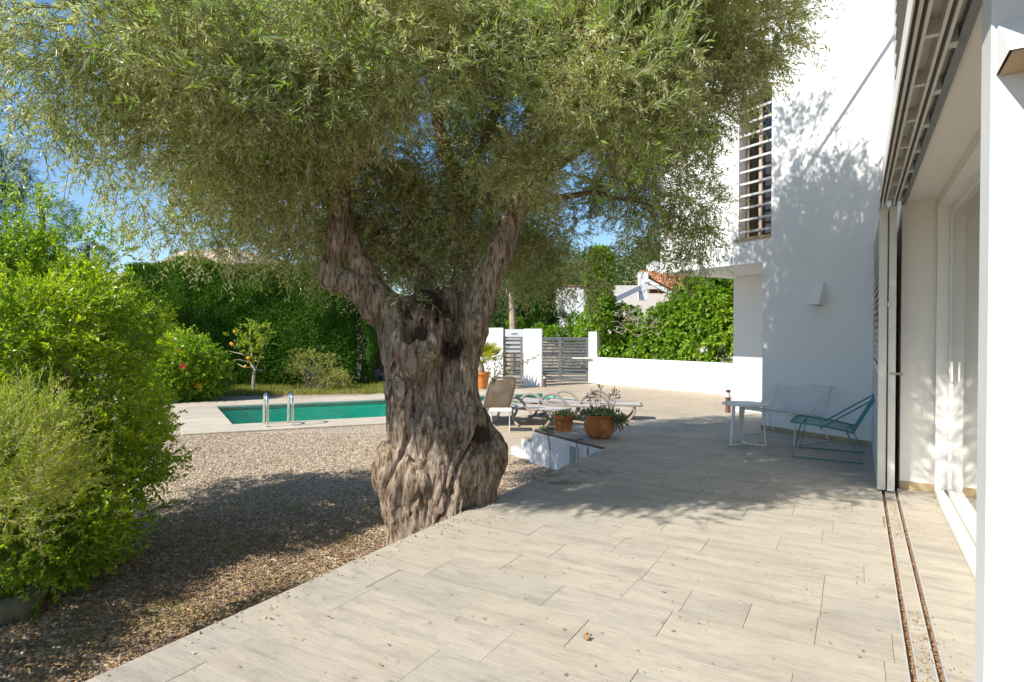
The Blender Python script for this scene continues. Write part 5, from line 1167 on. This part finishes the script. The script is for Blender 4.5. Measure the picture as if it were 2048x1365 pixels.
# potted palm
pc = G(963, 777, ZD); t = thing('potted_palm', tuple(pc), 'yellowing fan palm in an orange terracotta pot by the boundary wall', 'potted palm')
MB().lathe(pc, [(.19, 0), (.27, .46), (.30, .46), (.30, .54), (.265, .54), (.25, .47), (.0001, .465)], 24).build('pot', M['terra2'], t, smooth=True)
MB().lathe(pc + np.array([0, 0, .466]), [(.09, 0), (.11, .1), (.08, .28), (.05, .36)], 12).build('trunk', M['twig'], t, smooth=True)
rr = random.Random(8); pr = np.random.default_rng(8); top = pc + np.array([0, 0, .80])
for k in range(24):
    a = k * 2.399; el = rr.uniform(.35, 1.15); d = np.array([math.cos(a) * math.cos(el), math.sin(a) * math.cos(el), math.sin(el)]); d[0] += .18; d = unit(d)
    Lp_ = rr.uniform(.35, .6); e = top + d * Lp_; mb = MB().tube([top, top + d * Lp_ * .5, e], .010, 4); u = unit(np.cross(d, (0, 0, 1.))); w = np.cross(u, d); tn = rr.random()
    for j in range(15):
        th = (j - 7) / 7 * 1.35; ld_ = d * math.cos(th) + u * math.sin(th); L = .52 * (1 - .25 * abs(th)); n_ = np.cross(ld_, w) * .022
        mid = e + ld_ * L * .55; tip = e + ld_ * L + np.array([0, 0, -.10 * rr.random()])
        mb.add([e, mid + n_, tip, mid - n_], [(0, 1, 2, 3)], tint=min(1, max(0, tn * .6 + rr.random() * .4)))
    mb.build('frond', M['palmleaf'], t)
# twiggy sapling shoot in front of the palm
t = thing('sapling', tuple(G(985, 800, ZD)), 'thin dark leafed sapling shoots hanging in front of the palm and gate', 'sapling'); sr = np.random.default_rng(18)
pth = [[(985, 775), (990, 735), (992, 700)], [(985, 775), (1000, 740), (1012, 722)], [(982, 775), (1002, 715), (1020, 690)], [(1000, 745), (1040, 730), (1074, 712)], [(985, 765), (975, 735), (962, 705)], [(986, 775), (995, 752), (1018, 745)]]
mb = MB(); Pl, Dl = [], []
for b in pth:
    q = bez([At(x, y, 10.9) for x, y in b], 8); mb.tube(q, np.linspace(.008, .003, len(q)), 4)
    for i in range(1, len(q)):
        for s in range(2): Pl.append(q[i]); Dl.append(unit(unit(q[i] - q[i - 1]) * .6 + sr.normal(size=3) * .6))
mb.build('stems', M['twig'], t); V, Fc = leaf_quads(np.array(Pl), np.array(Dl), .075, .022, sr); add_mesh('leaves', V, Fc, M['pine'], t, np.repeat(sr.random(len(Pl)), 4))

# succulent pots on the terrace edge
def succ_leaves(c, n, r, L, W, rng, up=.9, spread=.7):
    P = np.stack([rng.normal(size=n) * r, rng.normal(size=n) * r, rng.random(n) * .03], 1) + c
    D = unit(np.stack([rng.normal(size=n) * spread, rng.normal(size=n) * spread, np.abs(rng.normal(size=n)) * .3 + up], 1)); return leaf_quads(P, D, rng.uniform(.5, 1.1, n) * L, W, rng, .3)
sr = np.random.default_rng(28)
p1 = G(1203, 880, 0) + np.array([0, .17, 0]); t = thing('succulent_pot', tuple(p1), 'large round bellied terracotta pot of trailing succulents on the terrace edge', 'potted plant', 'terracotta succulent pots on the terrace edge')
MB().lathe(p1, [(.125, 0), (.16, .03), (.203, .10), (.212, .16), (.20, .22), (.178, .265), (.172, .275), (.190, .285), (.192, .305), (.168, .305), (.16, .28)], 40).build('pot', M['terra'], t, smooth=True)
MB().lathe(p1 + np.array([0, 0, .001]), [(.20, 0), (.205, .008), (.21, .02), (.20, .02)], 32).build('saucer', M['terra'], t, smooth=True) if False else None
MB().lathe(p1 + np.array([0, 0, .275]), [(.163, 0), (.1, .012), (.0001, .016)], 24).build('soil', M['soil'], t, smooth=True)
V1, F1 = succ_leaves(p1 + np.array([.02, -.03, .29]), 170, .085, .13, .034, sr); V2, F2 = succ_leaves(p1 + np.array([.19, -.02, .25]), 130, .07, .13, .042, sr, .0, .9); V3, F3 = succ_leaves(p1 + np.array([-.16, 0, .30]), 110, .06, .09, .028, sr, .4, 1.0); V4, F4 = succ_leaves(p1 + np.array([.25, -.03, .21]), 90, .055, .12, .04, sr, -.3, .8)
for V_, F_ in ((V1, F1), (V2, F2), (V3, F3), (V4, F4)): add_mesh('succulent', V_, F_, M['succ'], t, np.repeat(sr.random(len(F_)), 4), 'stuff')
mb = MB()
for k, (dx, hgt) in enumerate(((-.115, .30), (-.09, .26), (-.06, .36), (-.05, .30), (.01, .42), (.10, .33), (.14, .40), (.17, .29), (-.02, .25), (.16, .35))):
    b = p1 + np.array([dx * .8, random.uniform(-.05, .05), .28]); tp_ = p1 + np.array([dx * 1.35, random.uniform(-.05, .05), .28 + hgt * .9]); mb.tube(bez([b, (b + tp_) / 2 + np.array([.01, 0, 0]), tp_], 4), np.linspace(.0045, .003, 9), 4)
    for j in range(9):
        e = tp_ + np.array([random.uniform(-.045, .045), random.uniform(-.03, .03), random.uniform(-.03, .04)]); mb.tube([tp_ - np.array([0, 0, .02]), e], .0025, 3); mb.ball(e, .006, 4, (1, 1, 1.8))
mb.build('flower_stalks', M['twig'], t)
mb = MB()
for k in range(6):
    a = p1 + np.array([random.uniform(-.1, .15), -.06, .29]); e = p1 + np.array([random.choice([-.2, .23, .27]), random.uniform(-.12, 0), random.uniform(.16, .27)])
    mb.tube(bez([a, (a + e) / 2 + np.array([0, -.04, .03]), e, e + np.array([.03, 0, -.07])], 4), .008, 5)
for e in ((.05, -.05), (-.04, -.06)): mb.tube(bez([p1 + np.array([.25, -.03, .22]), p1 + np.array([.25 + e[0] * .6, -.04, .16]), p1 + np.array([.25 + e[0], -.04, .10])], 4), .007, 5)
mb.build('creeping_stems', M['twig'], t)
p2 = G(1129, 864.5, 0) + np.array([0, .10, 0]); t = thing('succulent_pot', tuple(p2), 'smaller tapered terracotta pot of spiky succulents at the corner of the white wall', 'potted plant', 'terracotta succulent pots on the terrace edge')
MB().lathe(p2, [(.105, 0), (.135, .17), (.15, .175), (.155, .225), (.135, .225), (.128, .19)], 36).build('pot', M['terra'], t, smooth=True)
MB().lathe(p2 + np.array([0, 0, .195]), [(.13, 0), (.0001, .012)], 20).build('soil', M['soil'], t, smooth=True)
V1, F1 = succ_leaves(p2 + np.array([0, 0, .20]), 150, .065, .11, .024, sr, .7, .55); V2, F2 = succ_leaves(p2 + np.array([-.23, -.02, .01]), 80, .04, .06, .03, sr, .3, 1.0); V3, F3 = succ_leaves(p2 + np.array([.16, -.02, .17]), 70, .05, .07, .02, sr, .2, 1.0); V4, F4 = succ_leaves(p2 + np.array([-.17, -.02, .14]), 60, .05, .08, .02, sr, .0, 1.0)
for V_, F_ in ((V1, F1), (V2, F2), (V3, F3), (V4, F4)): add_mesh('succulent', V_, F_, M['succ'], t, np.repeat(sr.random(len(F_)) * .7, 4), 'stuff')

# round table
tc_ = G(1500, 893, 0) + np.array([0, .12, 0]); tz = .50
t = thing('round_table', tuple(tc_), 'small round white metal table between the lounge chairs and the recessed wall', 'table')
MB().lathe(tc_, [(.0001, tz), (.285, tz), (.288, tz + .004), (.288, tz + .010), (.284, tz + .013), (.0001, tz + .013)], 48).build('table_top', M['wmetal'], t, smooth=True)
for k, a in enumerate((200, 330, 85)):
    d = np.array([math.cos(R(a)), math.sin(R(a)), 0]); s = np.array([-d[1], d[0], 0]); b0_, b1_ = tc_ + d * .23 + np.array([0, 0, .012]), tc_ + d * .19 + np.array([0, 0, tz - .001])
    MB().box((b0_ + b1_) / 2, (b1_ - b0_) / 2, d * .008, s * (.022 if k < 2 else .03)).build('leg', M['wmetal'], t)
    MB().box(tc_ + d * .125 + np.array([0, 0, .008]), d * .125, s * .016, (0, 0, .006)).build('base_bar', M['wmetal'], t)

# wire lounge chairs
def wire_chair(mat, label, w, nw):
    t = thing('lounge_chair', (0, 0, 0), label, 'wire chair', 'wire lounge chairs on the shaded terrace'); hw = w / 2; r = .0085; m = M[mat]
    sf, sb, bt = (.30, .39), (-.26, .32), (-.46, .70)                        # seat front, seat rear, back top (x, z)
    Pt = lambda q, y: np.array([q[0], y, q[1]])
    seat = MB().tube(bez([Pt(sb, hw), Pt((0, .365), hw), Pt(sf, hw), Pt((.36, .38), hw - .07)], 4), r, 6).tube(bez([Pt(sb, -hw), Pt((0, .365), -hw), Pt(sf, -hw), Pt((.36, .38), -hw + .07)], 4), r, 6)
    seat.tube([Pt((.36, .38), hw - .07), Pt((.36, .38), -hw + .07)], r, 6).tube([Pt(sb, hw), Pt(sb, -hw)], r, 6); seat.build('seat_frame', m, t)
    bk = MB().tube([Pt(sb, hw), Pt(bt, hw), Pt(bt, -hw), Pt(sb, -hw)], r, 6); bk.build('back_frame', m, t)
    for sy in (-1, 1): MB().tube([Pt(bt, sy * hw), Pt((.05, .345), sy * hw)], r, 6).build('side_brace', m, t)
    wi = MB()
    for i in range(1, nw):
        y = -hw + w * i / nw; wi.tube([Pt(bt, y), Pt(sb, y)], .0035, 4, False)
        wi.tube(bez([Pt(sb, y), Pt((0, .365), y), Pt(sf, y), Pt((.36, .38), y * .85)], 3), .0035, 4, False)
    wi.build('wires', m, t)
    for sy in (-1, 1):
        MB().tube([Pt((.24, .385), sy * hw), (.32, sy * (hw + .02), .009), (-.36, sy * (hw + .02), .009), (-.20, sy * hw, .328)], r, 6).build('leg', m, t)
    ba = MB().tube([(-.20, -hw, .328), (-.20, hw, .328)], r, 6).tube([(.24, -hw, .372), (.24, hw, .372)], r, 6); ba.build('cross_bar', m, t)
    return t
c1 = wire_chair('teal', 'teal wire lounge chair nearest to the shutters', .62, 10)
f1, f2 = G(1591, 917, 0), G(1716, 910, 0); mid = (G(1591, 917, 0) + G(1716, 926, 0) + G(1601, 895, 0) + G(1716, 909, 0)) / 4
place(c1, (mid[0], mid[1], .002), math.atan2(.53, -.85))
c2 = wire_chair('wmetal', 'white wire lounge chair between the round table and the facade', .78, 17)
mid = (G(1482, 872, 0) + G(1545, 867, 0) + G(1597, 894, 0) + G(1638, 882, 0)) / 4
place(c2, (mid[0], mid[1], .002), math.atan2(-.47, -.88))
# overhead service cable running to the house front (its shadow crosses the facade)
bk_ = np.array([-LX, -LY, math.tan(SUN_EL)]); q1, q2 = np.array([4.22, 7.50, 4.22]) + bk_ * 2.7, np.array([4.51, 7.02, 4.90]) + bk_ * .9
dd = q2 - q1; single('overhead_cable', MB().tube([q1 - dd * 2, q1, q2, q2 + dd * .45], .024, 6), M['black'], tuple(q1), 'thick overhead service cable running from the crown to the house front', 'cable')
